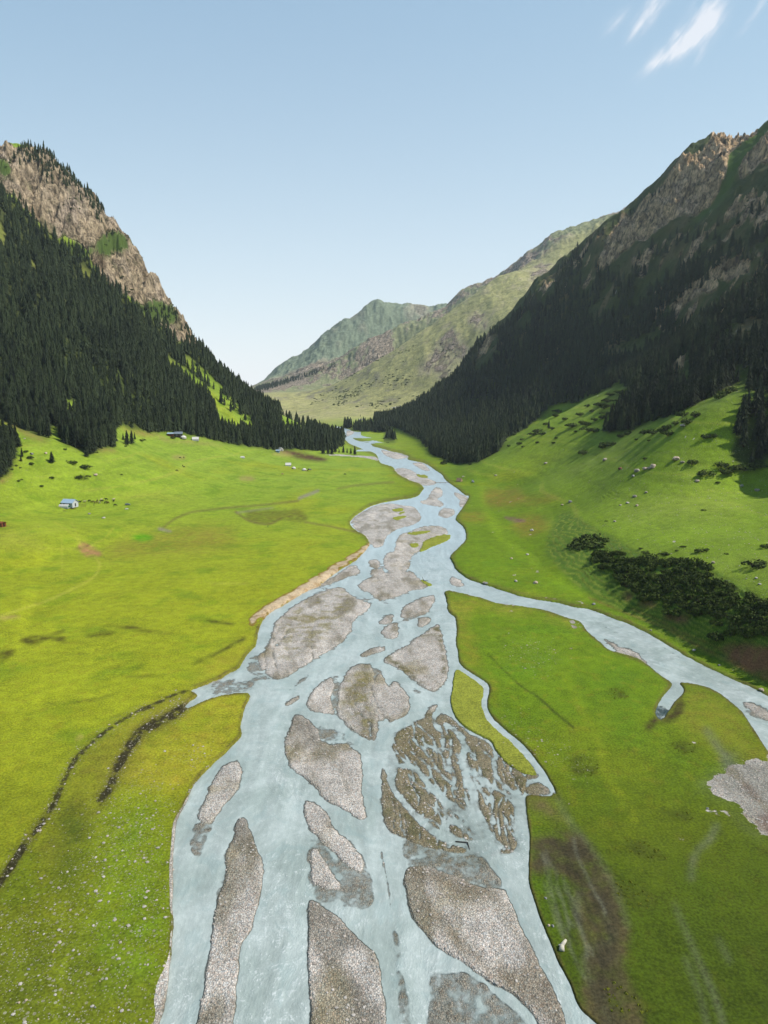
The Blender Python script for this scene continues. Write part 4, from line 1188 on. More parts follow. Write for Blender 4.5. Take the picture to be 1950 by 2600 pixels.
# hue wander: drier and lusher blades
grassc = m.mix(m.mr(m.noise(.6, 4, .7), .52, .75, 0, .35), grassc, m.mix(1.0, grassc, (1.35, 1.02, .9), 'MULTIPLY'))
grassc = m.mix(m.mr(m.noise(.9, 5, .7, vec=m.map((1, .8, 1), (0, 0, 1.1))), .55, .8, 0, .5), grassc, m.mix(1.0, grassc, (.55, .66, .6), 'MULTIPLY'))
# pale loose stones sprinkled over the meadow
vc = m.vor(.85, 'Color')
vd = m.vor(.85, 'Distance')
sepc = m.n.new('ShaderNodeSeparateColor')
m.l.new(vc, sepc.inputs[0])
on1 = m.math('LESS_THAN', sepc.outputs[0], m.math('MULTIPLY', sA, .75))
rad = m.mr(sepc.outputs[1], 0, 1, .08, .30)
st1 = m.math('MULTIPLY', on1, m.math('LESS_THAN', vd, rad))
vc2 = m.vor(2.1, 'Color')
vd2 = m.vor(2.1, 'Distance')
sepd = m.n.new('ShaderNodeSeparateColor')
m.l.new(vc2, sepd.inputs[0])
on2 = m.math('LESS_THAN', sepd.outputs[0], m.math('MULTIPLY', sA, .5))
st2 = m.math('MULTIPLY', on2, m.math('LESS_THAN', vd2, .30))
stn = m.math('MAXIMUM', st1, st2)
stc = m.mix(sepd.outputs[1], T(190, 186, 170), T(150, 140, 120))
grassc = m.mix(m.math('MULTIPLY', stn, .62), grassc, stc)
# gravel
v1c = m.vor(2.9, 'Color')
v1d = m.vor(2.9, 'Distance')
s1 = m.n.new('ShaderNodeSeparateColor')
m.l.new(v1c, s1.inputs[0])
v2c = m.vor(7.5, 'Color')
s2 = m.n.new('ShaderNodeSeparateColor')
m.l.new(v2c, s2.inputs[0])
br = m.math('ADD', m.mr(s1.outputs[0], 0, 1, .78, 1.50, False), m.mr(s2.outputs[0], 0, 1, -.24, .24, False))
br = m.math('MULTIPLY', br, m.mr(v1d, .25, .8, 1.10, .72))
br = m.math('MULTIPLY', br, m.mr(m.noise(.16, 5, .6), .3, .7, .86, 1.12))
gravc = m.scale(tintG, br)
gravc = m.mix(m.mr(s1.outputs[1], .6, .95, 0, .55), gravc, m.mix(1.0, gravc, (1.12, .93, .86), 'MULTIPLY'))
gravc = m.mix(m.mr(s1.outputs[2], .65, .95, 0, .55), gravc, m.mix(1.0, gravc, (.80, .95, 1.10), 'MULTIPLY'))
gf = m.mr(m.math('ADD', gA, m.math('MULTIPLY', m.math('SUBTRACT', m.noise(1.1, 4, .6), .5), .55)), .38, .62)
# rock
rvec = m.map((1, 1, .7))
rn = m.noise(.075, 9, .72, vec=rvec, dist=.9)
rn2 = m.noise(.22, 7, .7, vec=m.map((1.2, .8, .35)), dist=.4)
rkm = m.math('ADD', m.mr(rn, .38, .62, .42, 1.35), m.mr(rn2, .37, .63, -.32, .32))
cr = m.mr(m.vor(.06, 'Distance', 'DISTANCE_TO_EDGE', vec=m.map((1, 1, .5))), 0, .06, .72, 1)
rkm = m.math('MULTIPLY', rkm, cr)
rockc = m.scale(tintA, rkm)
rockc = m.mix(m.mr(m.noise(.12, 6, .7), .56, .66, 0, .6), rockc, T(86, 92, 50))
rfac = m.mr(m.math('ADD', rA, m.math('MULTIPLY', m.math('SUBTRACT', rn2, .5), .6)), .35, .6)
# distant slopes: scrub mottling
fn = m.noise(.028, 8, .72)
farc = m.scale(tintA, m.math('ADD', m.mr(fn, .36, .64, .78, 1.14), m.mr(m.noise(.09, 7, .75), .35, .65, -.14, .14)))
farc = m.mix(m.mr(m.noise(.05, 8, .7), .54, .62, 0, .42), farc, T(72, 86, 52))
base = m.mix(m.mr(fA, .15, .6), grassc, farc)
base = m.mix(gf, base, gravc)
base = m.mix(rfac, base, rockc)
b1 = m.bump(m.math('ADD', m.math('MULTIPLY', nf, .5), m.math('MULTIPLY', nm, 1.3)), .55, .5)
b2 = m.bump(m.math('MULTIPLY', v1d, m.math('MULTIPLY', gf, -1.0)), .8, .30, b1)
b3 = m.bump(m.math('MULTIPLY', m.math('ADD', rn, m.math('MULTIPLY', rn2, .5)), rfac), 1.0, 14.0, b2)
b4 = m.bump(m.math('MULTIPLY', fn, fA), .6, 14.0, b3)
terrain_mat = m.fin(base, .93, b4, .12)

# ---- water
m = M('milky_water')
dep, foamA = m.attr('depth'), m.attr('foam')
flow = m.attr('flow', True)
nzw = m.noise(.75, 5, .6, vec=flow)
nzs = m.noise(3.0, 4, .6, vec=flow)
big = m.noise(.09, 5, .6, vec=flow, dist=.5)
wc = m.mix(m.mr(big, .35, .65), T(168, 181, 177, 1.8), T(192, 203, 201, 1.8))
wc = m.mix(m.mr(m.attr('dist'), 0, 1), wc, T(190, 209, 218, 1.8))  # bluer with distance: sky reflection painted into the water colour
strk = m.noise(.30, 6, .62, vec=m.map((1, .16, 1), src=flow), dist=.5)
wc = m.scale(wc, m.math('ADD', m.mr(nzw, .3, .7, .93, 1.04), m.mr(strk, .32, .68, -.12, .08)))
fo = m.math('MULTIPLY', m.mr(m.math('ADD', m.math('MULTIPLY', nzw, .6), m.math('MULTIPLY', nzs, .45)), m.mr(big, .3, .7, .60, .53), .70), foamA)
wc = m.mix(m.math('MULTIPLY', fo, .7), wc, T(236, 242, 244, 1.9))
lines = m.mr(m.noise(.22, 5, .65, vec=flow, dist=.8), .50, .64, 0, .22)
wc = m.mix(lines, wc, T(150, 178, 180, 1.9))
nb = m.bump(m.math('ADD', m.math('MULTIPLY', nzw, 1.2), m.math('MULTIPLY', nzs, .35)), m.math('ADD', .12, m.math('MULTIPLY', foamA, .4)), .5)
m.b.inputs['IOR'].default_value = 1.33
m.fin(wc, m.math('ADD', .28, m.math('MULTIPLY', fo, .4)), nb, .4)
tr = m.n.new('ShaderNodeBsdfTransparent')
mx = m.n.new('ShaderNodeMixShader')
m.set(mx.inputs[0], m.mr(dep, .0, m.mr(m.attr('dist'), 0, 1, .46, .10), .0, 1.0))
m.l.new(tr.outputs[0], mx.inputs[1])
m.l.new(m.b.outputs[0], mx.inputs[2])
m.l.new(mx.outputs[0], m.out.inputs['Surface'])
water_mat = m.m


# ------------------------------------------------------------------ grid mesh builder
def grid_mesh(name, vid, faces, mat, attrs, smooth=True):
    """vid: (n,3) coordinates of used vertices, faces: (f,4) indices"""
    me = bpy.data.meshes.new(name)
    me.vertices.add(len(vid))
    me.vertices.foreach_set('co', vid.astype(np.float32).ravel())
    nf_ = len(faces)
    me.loops.add(nf_ * faces.shape[1])
    me.loops.foreach_set('vertex_index', faces.astype(np.int32).ravel())
    me.polygons.add(nf_)
    me.polygons.foreach_set('loop_start', np.arange(0, nf_ * faces.shape[1], faces.shape[1], dtype=np.int32))
    me.polygons.foreach_set('loop_total', np.full(nf_, faces.shape[1], dtype=np.int32))
    me.polygons.foreach_set('use_smooth', np.full(nf_, smooth, dtype=bool))
    for k, a in attrs.items():
        if a.ndim == 2:
            at_ = me.attributes.new(k, 'FLOAT_COLOR', 'POINT')
            at_.data.foreach_set('color', np.concatenate([a, np.ones((len(a), 1))], 1).astype(np.float32).ravel())
        else:
            at_ = me.attributes.new(k, 'FLOAT', 'POINT')
            at_.data.foreach_set('value', a.astype(np.float32).ravel())
    me.update(calc_edges=True)
    if mat:
        me.materials.append(mat)
    o = bpy.data.objects.new(name, me)
    COL.objects.link(o)
    return o


idx = np.arange(NR * NC).reshape(NR, NC)
F = np.stack([idx[:-1, :-1], idx[:-1, 1:], idx[1:, 1:], idx[1:, :-1]], -1).reshape(-1, 4)
V = np.stack([TX, TY, TZ], -1).reshape(-1, 3)
fy, fz, fx = TY[:-1, :-1].ravel(), TZ[:-1, :-1].ravel(), TX[:-1, :-1].ravel()
region = np.zeros(len(F), int)
smz = sm(TZ, 6)[:-1, :-1].ravel()
region[(smz > 78) & (fx < 0) & (fy > 450)] = 1
region[(smz > 98) & (fx > 0) & (fy > 250)] = 2
region[fy > 2250] = 3
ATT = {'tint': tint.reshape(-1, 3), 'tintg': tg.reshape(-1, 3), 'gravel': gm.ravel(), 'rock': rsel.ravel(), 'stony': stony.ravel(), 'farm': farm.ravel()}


def sub(name, fmask, mat, att, Vv):
    f = F[fmask]
    used = np.unique(f)
    remap = np.zeros(NR * NC, np.int64)
    remap[used] = np.arange(len(used))
    o = grid_mesh(name, Vv[used], remap[f], mat, {k: a[used] for k, a in att.items()})
    o['kind'] = 'structure'
    return o


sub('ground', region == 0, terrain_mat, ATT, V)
sub('mountain', region == 1, terrain_mat, ATT, V)
sub('mountain', region == 2, terrain_mat, ATT, V)
sub('hills', region == 3, terrain_mat, ATT, V)

# water sheet
wm = (edg > 0.01) & (TY < 2050)
wf = wm[:-1, :-1] | wm[1:, 1:] | wm[:-1, 1:] | wm[1:, :-1]
rap = new()
for c, p in [('c6', [(200, 1320), (300, 1400), (520, 1540), (700, 1659), (760, 1850), (220, 1850), (220, 1500)]), ('c5', [(1080, 900), (1290, 950), (1310, 1400), (1310, 1850), (1000, 1850), (1020, 1350), (1100, 1100)]),
             ('c5', [(730, 1450), (850, 1430), (820, 1850), (650, 1850)]), ('c4', [(700, 880), (1000, 950), (1300, 1100), (1659, 1290), (2100, 1600), (2000, 2000), (1659, 1480), (1500, 1290), (1200, 1180), (900, 1000)]),
             ('c7', [(1060, 1100), (1270, 880), (1380, 900), (1360, 1000), (1280, 1100), (1250, 1300), (1120, 1300), (1060, 1200)]), ('c5', [(1305, 1060), (1500, 1180), (1560, 1320), (1400, 1180), (1310, 1120)]),
             ('c6', [(60, 600), (150, 600), (420, 800), (640, 800), (640, 1000), (400, 950), (100, 700)]), ('c5', [(1100, 450), (1250, 600), (1300, 720), (1150, 700)]), ('c6', [(660, 1080), (700, 1220), (860, 1560), (940, 1659), (1000, 1850), (880, 1850), (700, 1400)]),
             ('c6', [(80, 1240), (130, 1240), (170, 1500), (200, 1800), (130, 1800)])]:
    fill(rap, c, p)
foam = 0.30 + 0.7 * sample(blur(rap, 14), P0X, P0Y)
foam += 0.25 * dmp
wz = np.full_like(TZ, zw)
# little relief on the water: standing waves where it is fast
wav = fbm(TX, TY * .6, 3.2, 3, 401) * 0.10 * foam + fbm(TX, TY * .5, 1.3, 2, 405) * .04
wz = wz + wav * sstep(1200, 300, TY)
# flow-aligned texture coordinate (channels run roughly away from the viewer, the tributary off to the right)
trib = sstep(0.10, .16, uu) * sstep(170, 215, TY)
# tributary direction
cth, sth = math.cos(math.radians(-52)), math.sin(math.radians(-52))
fxm, fym = TX * .8, TY * .55
fxt = (TX * cth + TY * sth) * .5
fyt = (-TX * sth + TY * cth) * .8
warp = fbm(TX, TY, 30, 3, 411)
fxx = np.where(trib > .5, fxt, fxm + warp * 3)
fyy = np.where(trib > .5, fyt, fym + warp * 3)
WV = np.stack([TX, TY, wz], -1).reshape(-1, 3)
watt = {'depth': (wz - TZ).ravel(), 'foam': np.clip(foam, 0, 1).ravel(), 'flow': np.stack([fxx, fyy, 0 * fxx], -1).reshape(-1, 3),
        'dist': sstep(150, 700, TY).ravel()}
wsub = sub('river', wf.ravel(), water_mat, watt, WV)


# ------------------------------------------------------------------ object helpers
def tag(o, label=None, cat=None, group=None, kind=None):
    if label:
        o['label'] = label
    if cat:
        o['category'] = cat
    if group:
        o['group'] = group
    if kind:
        o['kind'] = kind
    return o


def empty(name, loc, rz=0.0, s=1.0):
    o = bpy.data.objects.new(name, None)
    o.empty_display_size = .5
    o.location = loc
    o.rotation_euler = (0, 0, rz)
    o.scale = (s, s, s) if isinstance(s, (int, float)) else s
    COL.objects.link(o)
    return o


class MB:
    def __init__(s):
        s.v, s.f = [], []

    def add(s, vs_, fs_):
        b = len(s.v)
        s.v += [tuple(q) for q in vs_]
        s.f += [tuple(i + b for i in f) for f in fs_]
        return s

    def box(s, x0, x1, y0, y1, z0, z1):
        return s.add([(x0, y0, z0), (x1, y0, z0), (x1, y1, z0), (x0, y1, z0), (x0, y0, z1), (x1, y0, z1), (x1, y1, z1), (x0, y1, z1)],
                     [(0, 3, 2, 1), (4, 5, 6, 7), (0, 1, 5, 4), (1, 2, 6, 5), (2, 3, 7, 6), (3, 0, 4, 7)])

    def prof(s, pts, x0, x1):
        """extrude a (y,z) outline along x"""
        k = len(pts)
        vs_ = [(x0, y, z) for y, z in pts] + [(x1, y, z) for y, z in pts]
        fs_ = [(i, (i + 1) % k, (i + 1) % k + k, i + k) for i in range(k)]
        fs_ += [tuple(range(k))[::-1], tuple(range(k, 2 * k))]
        return s.add(vs_, fs_)

    def lathe(s, prof, n=16, cx=0, cy=0):
        b = []
        for r, z in prof:
            for i in range(n):
                a = 2 * math.pi * i / n
                b.append((cx + r * math.cos(a), cy + r * math.sin(a), z))
        fs_ = []
        for j in range(len(prof) - 1):
            for i in range(n):
                i2 = (i + 1) % n
                fs_.append((j * n + i, j * n + i2, (j + 1) * n + i2, (j + 1) * n + i))
        fs_.append(tuple(range(n))[::-1])
        fs_.append(tuple(range((len(prof) - 1) * n, len(prof) * n)))
        return s.add(b, fs_)

    def tube(s, a, b, r, r2=None, n=8):
        a, b = Vector(a), Vector(b)
        d = (b - a).normalized()
        q = d.to_track_quat('Z', 'Y')
        r2 = r if r2 is None else r2
        vs_ = []
        for p, rr in ((a, r), (b, r2)):
            for i in range(n):
                t = 2 * math.pi * i / n
                vs_.append(p + q @ Vector((rr * math.cos(t), rr * math.sin(t), 0)))
        fs_ = [(i, (i + 1) % n, (i + 1) % n + n, i + n) for i in range(n)] + [tuple(range(n))[::-1], tuple(range(n, 2 * n))]
        return s.add(vs_, fs_)

    def mesh(s, name, mat, smooth=False):
        me = bpy.data.meshes.new(name)
        me.from_pydata(s.v, [], s.f)
        me.materials.append(mat)
        if smooth:
            me.polygons.foreach_set('use_smooth', [True] * len(me.polygons))
        me.update()
        return me

    def build(s, name, mat, parent=None, smooth=False, bevel=0.0):
        o = bpy.data.objects.new(name, s.mesh(name, mat, smooth))
        COL.objects.link(o)
        o.parent = parent
        if bevel:
            bv = o.modifiers.new('b', 'BEVEL')
            bv.width = bevel
            bv.segments = 2
        return o


def link(name, me, parent=None, loc=(0, 0, 0), rz=0, s=(1, 1, 1)):
    o = bpy.data.objects.new(name, me)
    COL.objects.link(o)
    o.parent = parent
    o.location = loc
    o.rotation_euler = (0, 0, rz) if isinstance(rz, (int, float)) else rz
    o.scale = s if not isinstance(s, (int, float)) else (s, s, s)
    return o


def simple(name, col, rough=.8, var=.18, sc_=3.0, spec=.3, bump=.0, bd=.02, k=None, metal=0):
    m = M(name)
    c = T(*col, k=k) if k else T(*col)
    nn = m.noise(sc_, 5, .6)
    cc = m.scale(tuple(c), m.mr(nn, .3, .7, 1 - var, 1 + var))
    nrm = m.bump(nn, bump, bd) if bump else None
    m.b.inputs['Metallic'].default_value = metal
    return m.fin(cc, rough, nrm, spec)


# foliage materials: colour varies from clump to clump (attribute) and tree to tree
def foliage(name, dark, light, trans=0.0):
    m = M(name)
    info = m.n.new('ShaderNodeObjectInfo')
    a = m.attr('tone')
    t = m.math('ADD', a, m.math('MULTIPLY', m.math('SUBTRACT', info.outputs['Random'], .5), .35))
    nn = m.noise(1.3, 4, .7)
    t = m.math('ADD', t, m.math('MULTIPLY', m.math('SUBTRACT', nn, .5), .7))
    c = m.mix(m.mr(t, 0, 1, 0, 1, False), dark, light)
    return m.fin(c, .85, None, .12)


crown_mat = foliage('spruce_needles', T(10, 17, 14, 1.5), T(62, 74, 46, 1.8))
shrub_mat = foliage('shrub_leaves', T(34, 46, 20, 1.5), T(88, 104, 40, 1.6))
dock_mat = foliage('dock_leaves', T(84, 98, 22, 1.6), T(136, 138, 44, 1.6))
bark_mat = simple('bark', (96, 76, 60), .95, .3, 6, .1, .5)
stone_mats = []
for i, c in enumerate([(196, 190, 180), (176, 166, 152), (206, 186, 166), (150, 150, 148)]):
    stone_mats.append(simple('granite', c, .9, .3, 2.2, .15, .6, .08))


def mesh_np(name, V_, F_, mat, tone=None, smooth=False):
    o = grid_mesh(name, V_, F_, mat, {'tone': tone} if tone is not None else {}, smooth)
    return o


# ------------------------------------------------------------------ spruces
def spruce_arrays(tiers, spokes, seed, h=1.0, sub_=False):
    """crown of drooping, ragged whorls; height 1; returns verts, tris, tone"""
    r = random.Random(seed)
    vs_, fs_, tn = [], [], []
    wid = r.uniform(.125, .16)
    for t in range(tiers):
        f = t / tiers
        z0 = .07 + .90 * f ** .95
        dz = .98 / tiers
        R = wid * (1 - f) ** .82 * r.uniform(.85, 1.15) + .006
        top = min(z0 + dz * r.uniform(1.7, 2.2), 1.0)
        cx, cy = r.uniform(-1, 1) * .008, r.uniform(-1, 1) * .008
        b = len(vs_)
        vs_.append((cx, cy, top))
        tt = r.uniform(.25, .75)
        tn.append(tt * .7)
        ph_ = r.uniform(0, 6.28)
        kk = spokes * 2
        for i in range(kk):
            a = ph_ + 2 * math.pi * i / kk + r.uniform(-.12, .12)
            if i % 2 == 0:
                rr = R * r.uniform(.75, 1.25)
                zz = z0 - R * r.uniform(.15, .5)
                tn.append(min(tt + .3, 1))
            else:
                rr = R * r.uniform(.38, .6)
                zz = z0 + dz * .35
                tn.append(tt * .3)
            vs_.append((cx + rr * math.cos(a), cy + rr * math.sin(a), zz))
        for i in range(kk):
            fs_.append((b, b + 1 + i, b + 1 + (i + 1) % kk))
    # leader
    b = len(vs_)
    vs_ += [(.008, 0, .94), (-.005, .007, .94), (-.005, -.007, .94), (0, 0, 1.02)]
    tn += [.5] * 4
    fs_ += [(b, b + 1, b + 3), (b + 1, b + 2, b + 3), (b + 2, b, b + 3)]
    return np.array(vs_), np.array(fs_), np.array(tn)


HI = [spruce_arrays(15, 9, 100 + i) for i in range(6)]
MID = [spruce_arrays(9, 6, 200 + i) for i in range(6)]
LOW = [spruce_arrays(5, 4, 300 + i) for i in range(5)]

CLEARF = np.clip(clear + clearR, 0, 1)


def scatter(x0, x1, y0, y1, step, seed):
    r = np.random.RandomState(seed)
    gx, gy = np.meshgrid(np.arange(x0, x1, step), np.arange(y0, y1, step))
    gx = gx + r.uniform(-.5, .5, gx.shape) * step
    gy = gy + r.uniform(-.5, .5, gy.shape) * step
    return gx.ravel(), gy.ravel(), r


trees = []      # x, y, z, height, kind


def keep(x, y, msk, extra=24, thr=.5):
    z = hgt(x, y)
    sx, sy = project(x, y, z)
    ok = (sample(msk, sx, sy) > thr) & (sx > -330) & (sx < 2290) & visible(x, y, extra)
    return ok, z, sx, sy


x, y, r = scatter(-1300, 0, 480, 1600, 5.7, 1)
ok, z, sx, sy = keep(x, y, forest)
ok &= ((sample(CLEARF, sx, sy) < .35 + .5 * fbm(x, y, 18, 3, 503)) | (r.rand(len(x)) < .04)) & (z > 0.5)
ok &= r.rand(len(x)) < (0.90 - .50 * sstep(.15, .5, fbm(x, y, 45, 3, 501)))
x1, y1, z1 = x[ok], y[ok], z[ok]
hh = r.uniform(14, 30, len(x1)) * (1 - .2 * sstep(200, 420, z1))
trees.append(np.stack([x1, y1, z1, hh], 1))
x, y, r = scatter(-1300, 0, 900, 1600, 5.6, 2)
ok, z, sx, sy = keep(x, y, crest)
ok &= r.rand(len(x)) < .8
trees.append(np.stack([x[ok], y[ok], z[ok], r.uniform(7, 15, ok.sum())], 1))
x, y, r = scatter(-150, 1400, 400, 2250, 6.6, 3)
ok, z, sx, sy = keep(x, y, forestR)
nzv = fbm(x, y, 70, 4, 511)
upper = sstep(230, 400, z + 90 * nzv) * .62 + sstep(0, 350, sx - 1400) * sstep(120, 260, z) * .3
dens = .88 - upper - .5 * sstep(.08, .4, nzv) * sstep(120, 260, z)
ok &= (sample(CLEARF, sx, sy) < .35) & (z > 0.3)
ok &= r.rand(len(x)) < dens
x1, y1, z1 = x[ok], y[ok], z[ok]
hh = r.uniform(13, 28, len(x1)) * (1 - .3 * sstep(250, 500, z1))
trees.append(np.stack([x1, y1, z1, hh], 1))
x, y, r = scatter(0, 1400, 1000, 2250, 12, 4)
ok, z, sx, sy = keep(x, y, crestR)
trees.append(np.stack([x[ok], y[ok], z[ok], r.uniform(7, 13, ok.sum())], 1))
# foot of the far hills: thin dark line of spruces
far_line = new()
stroke(far_line, 'c1', [(1085, 1225), (1140, 1215), (1220, 1190), (1300, 1165), (1370, 1140), (1420, 1120)], 20, 1, 14)
stroke(far_line, 'c2', [(-60, 1130), (0, 1100), (60, 1060)], 10, 1, 8)
x, y, r = scatter(-1200, 600, 2700, 5200, 17, 5)
z = hgt(x, y)
sx, sy = project(x, y, z)
ok = (sample(far_line, sx, sy) > .5) & visible(x, y, 20) & (r.rand(len(x)) < .8)
trees.append(np.stack([x[ok], y[ok], z[ok], r.uniform(16, 26, ok.sum())], 1))
TR = np.concatenate(trees)
# lone spruces traced one by one: image position of the foot, height in crop pixels
lone = [('c12', 190, 635, 135, 'broad spruce standing alone by the left edge above the grassy slope'), ('c12', 548, 805, 108, 'single young spruce alone on the open slope above the shrubs'),
        ('c12', 232, 745, 90, 'taller of two thin young spruces near the left edge'), ('c12', 222, 792, 60, 'shorter of two thin young spruces near the left edge'),
        ('c12', 910, 742, 100, 'low bushy spruce at the tip of the forest tongue'), ('c12', 1298, 570, 70, 'small spruce at the left of the slope cluster'),
        ('c12', 1340, 620, 150, 'tall spruce at the middle of the slope cluster'), ('c12', 1390, 610, 140, 'second tall spruce of the slope cluster'), ('c12', 1420, 565, 75, 'small spruce at the right of the slope cluster'),
        ('c9', 265, 700, 75, 'dark spruce leading the small row by the river bend'), ('c9', 300, 702, 50, 'short spruce in the small row by the river bend'), ('c9', 335, 710, 60, 'third spruce of the small row by the river bend'),
        ('c9', 372, 718, 88, 'tallest outermost spruce of the row by the river bend'), ('c9', 75, 708, 95, 'slim spruce on the forest edge beside the ploughed patch'), ('c9', 122, 712, 95, 'narrow dark spruce right of the ploughed patch'),
        ('c9', 158, 715, 100, 'heavy dark spruce right of the ploughed patch'), ('c9', 190, 695, 90, 'spruce just behind the row by the river bend'), ('c9', 225, 698, 35, 'tiny spruce before the row by the river bend'),
        ('c9', 288, 555, 35, 'small spruce on the gravel in the far river'), ('c9', 425, 360, 20, 'lone spruce on the far pasture near the white yurts'), ('c2', 515, 1490, 50, 'spruce at the outer tip of the right hand forest'),
        ('c2', 735, 1390, 35, 'small spruce among shrubs on the right slope'), ('c9', 640, 325, 35, 'thin spruce left of the far yurt row')]
lone_pos = []
for c, x_, y_, hpx, lab in lone:
    p = ground(c, x_, y_)
    hm = hpx / CROPS[c][2] / FS * math.hypot(p.x, p.y) * .98
    lone_pos.append((p, hm, lab))

# nearest 270 in frame become individuals
sxT, syT = project(TR[:, 0], TR[:, 1], TR[:, 2])
app = TR[:, 3] / TR[:, 1]
inf = (sxT > -20) & (sxT < 1970) & visible(TR[:, 0], TR[:, 1], 10)
order = np.argsort(-(app * inf))
ind = order[:275]
rest = np.setdiff1d(np.arange(len(TR)), ind)
print('trees', len(TR))
hi_mesh, trunk_mesh = [], None
for i, (v_, f_, t_) in enumerate(HI):
    o = grid_mesh('crown', v_, f_, crown_mat, {'tone': t_}, False)
    hi_mesh.append(o.data)
    bpy.data.objects.remove(o)
tb = MB()
tb.tube((0, 0, -.06), (0, 0, .5), .013, .007, 7)
tb.tube((0, 0, .5), (0, 0, .96), .007, .001, 6)
trunk_mesh = tb.mesh('trunk', bark_mat, True)


def spruce(p, h, label, group, seed, wide=1.0):
    r_ = random.Random(seed)
    root = empty('spruce_tree', (p[0], p[1], p[2]), r_.uniform(0, 6.28))
    w = r_.uniform(.9, 1.12) * wide
    root.scale = (h * w, h * w, h)
    tag(root, label, 'tree', group)
    link('crown', hi_mesh[r_.randrange(6)], root)
    link('trunk', trunk_mesh, root)
    return root


for k, i in enumerate(ind):
    x_, y_, z_, h_ = TR[i]
    if x_ < 0:
        if sxT[i] < 100:
            lab, gp = 'dark green spruce packed into the forest tongue at the left edge of the meadow', 'spruces of the forest at the left edge'
        else:
            lab, gp = 'dark green spruce packed into the near foot of the left mountain forest', 'spruces at the foot of the left mountain'
    else:
        lab, gp = ('dark shaded spruce in the forest on the right mountain side', 'spruces on the right mountain side')
    spruce((x_, y_, z_), h_, lab, gp, 1000 + k, 1.4 if x_ < 0 else 1.3)
for k, (p, hm, lab) in enumerate(lone_pos):
    spruce(p, hm, lab, None, 5000 + k, 2.3 if k in (0, 1, 4) else 1.7)


def merged(name, P, lib, mat, rng, wide=1.0, patch=0.0):
    Vs, Fs, Ts = [], [], []
    off = 0
    which = rng.randint(0, len(lib), len(P))
    for li, (v_, f_, t_) in enumerate(lib):
        q = P[which == li]
        if not len(q):
            continue
        a = rng.uniform(0, 6.28, len(q))
        ca_, sa_ = np.cos(a), np.sin(a)
        h_ = q[:, 3]
        w = h_ * rng.uniform(.85, 1.2, len(q)) * wide
        lean = rng.normal(0, .02, (len(q), 2))
        X = (v_[None, :, 0] * ca_[:, None] - v_[None, :, 1] * sa_[:, None]) * w[:, None] + q[:, 0:1] + lean[:, :1] * v_[None, :, 2] * h_[:, None]
        Y = (v_[None, :, 0] * sa_[:, None] + v_[None, :, 1] * ca_[:, None]) * w[:, None] + q[:, 1:2] + lean[:, 1:] * v_[None, :, 2] * h_[:, None]
        Z = v_[None, :, 2] * h_[:, None] + q[:, 2:3] - .6
        Vs.append(np.stack([X, Y, Z], -1).reshape(-1, 3))
        Fs.append((f_[None] + (np.arange(len(q)) * len(v_))[:, None, None]).reshape(-1, f_.shape[1]) + off)
        Ts.append((t_[None] + rng.uniform(-.22, .22, len(q))[:, None] + (patch * fbm(q[:, 0], q[:, 1] * .4, 60, 4, 701, ridged=True))[:, None]).reshape(-1))  # ridged tone term paints gully shading into the crowns
        off += len(q) * len(v_)
    return grid_mesh(name, np.concatenate(Vs), np.concatenate(Fs), mat, {'tone': np.concatenate(Ts)}, False)


R9 = np.random.RandomState(9)
TRr = TR[rest]
nearm = TRr[:, 1] < 1150


def merged_lod(name, P, label):
    a = P[P[:, 1] < 1150]
    b = P[P[:, 1] >= 1150]
    objs = []
    if len(a):
        objs.append(merged(name, a, MID, crown_mat, R9, 1.38, .45))
    if len(b):
        objs.append(merged(name, b, LOW, crown_mat, R9, 1.4, .45))
    o = objs[0]
    if len(objs) > 1:
        o2 = objs[1]
        with bpy.context.temp_override(active_object=o, selected_editable_objects=[o, o2], selected_objects=[o, o2]):
            bpy.ops.object.join()
    o['label'] = label
    o['category'] = 'forest'
    o['kind'] = 'stuff'
    return o


merged_lod('spruce_forest', TRr[TRr[:, 0] < -200 * (TRr[:, 1] > 2500)], 'dense dark spruce forest covering the left mountain below its cliffs')
sel = ~(TRr[:, 0] < -200 * (TRr[:, 1] > 2500))
merged_lod('spruce_forest', TRr[sel], 'dark shaded spruce forest covering the steep right mountain')


# ------------------------------------------------------------------ shrubs
def shrub_arrays(seed, n_=420, flat=.55, leaf=.085):
    r = np.random.RandomState(seed)
    lobes = [(0, 0, .25, .75)]
    for k in range(6):
        a = r.uniform(0, 6.28)
        d = r.uniform(.35, .75)
        lobes.append((math.cos(a) * d, math.sin(a) * d, r.uniform(.15, .4), r.uniform(.3, .5)))
    Vs, Fs, Ts = [], [], []
    for i in range(n_):
        lx, ly, lz, lr = lobes[r.randint(len(lobes))]
        d = r.normal(size=3)
        d /= np.linalg.norm(d)
        d[2] = abs(d[2]) if r.rand() < .8 else d[2] * .3
        rad = lr * r.uniform(.72, 1.05)
        c = np.array([lx + d[0] * rad, ly + d[1] * rad, (lz + d[2] * rad) * flat * 1.3])
        c[2] = max(c[2], .02)
        t1 = np.cross(d, r.normal(size=3))
        t1 /= np.linalg.norm(t1)
        t2 = np.cross(d + r.normal(size=3) * .5, t1)
        t2 /= max(np.linalg.norm(t2), 1e-3)
        s_ = leaf * r.uniform(.6, 1.5)
        b = len(Vs)
        Vs += [c - t1 * s_, c + t2 * s_ * .8, c + t1 * s_, c - t2 * s_ * .8]
        Fs.append((b, b + 1, b + 2, b + 3))
        tt = r.uniform(.1, .9)
        Ts += [tt] * 4
    return np.array(Vs), np.array(Fs), np.array(Ts)


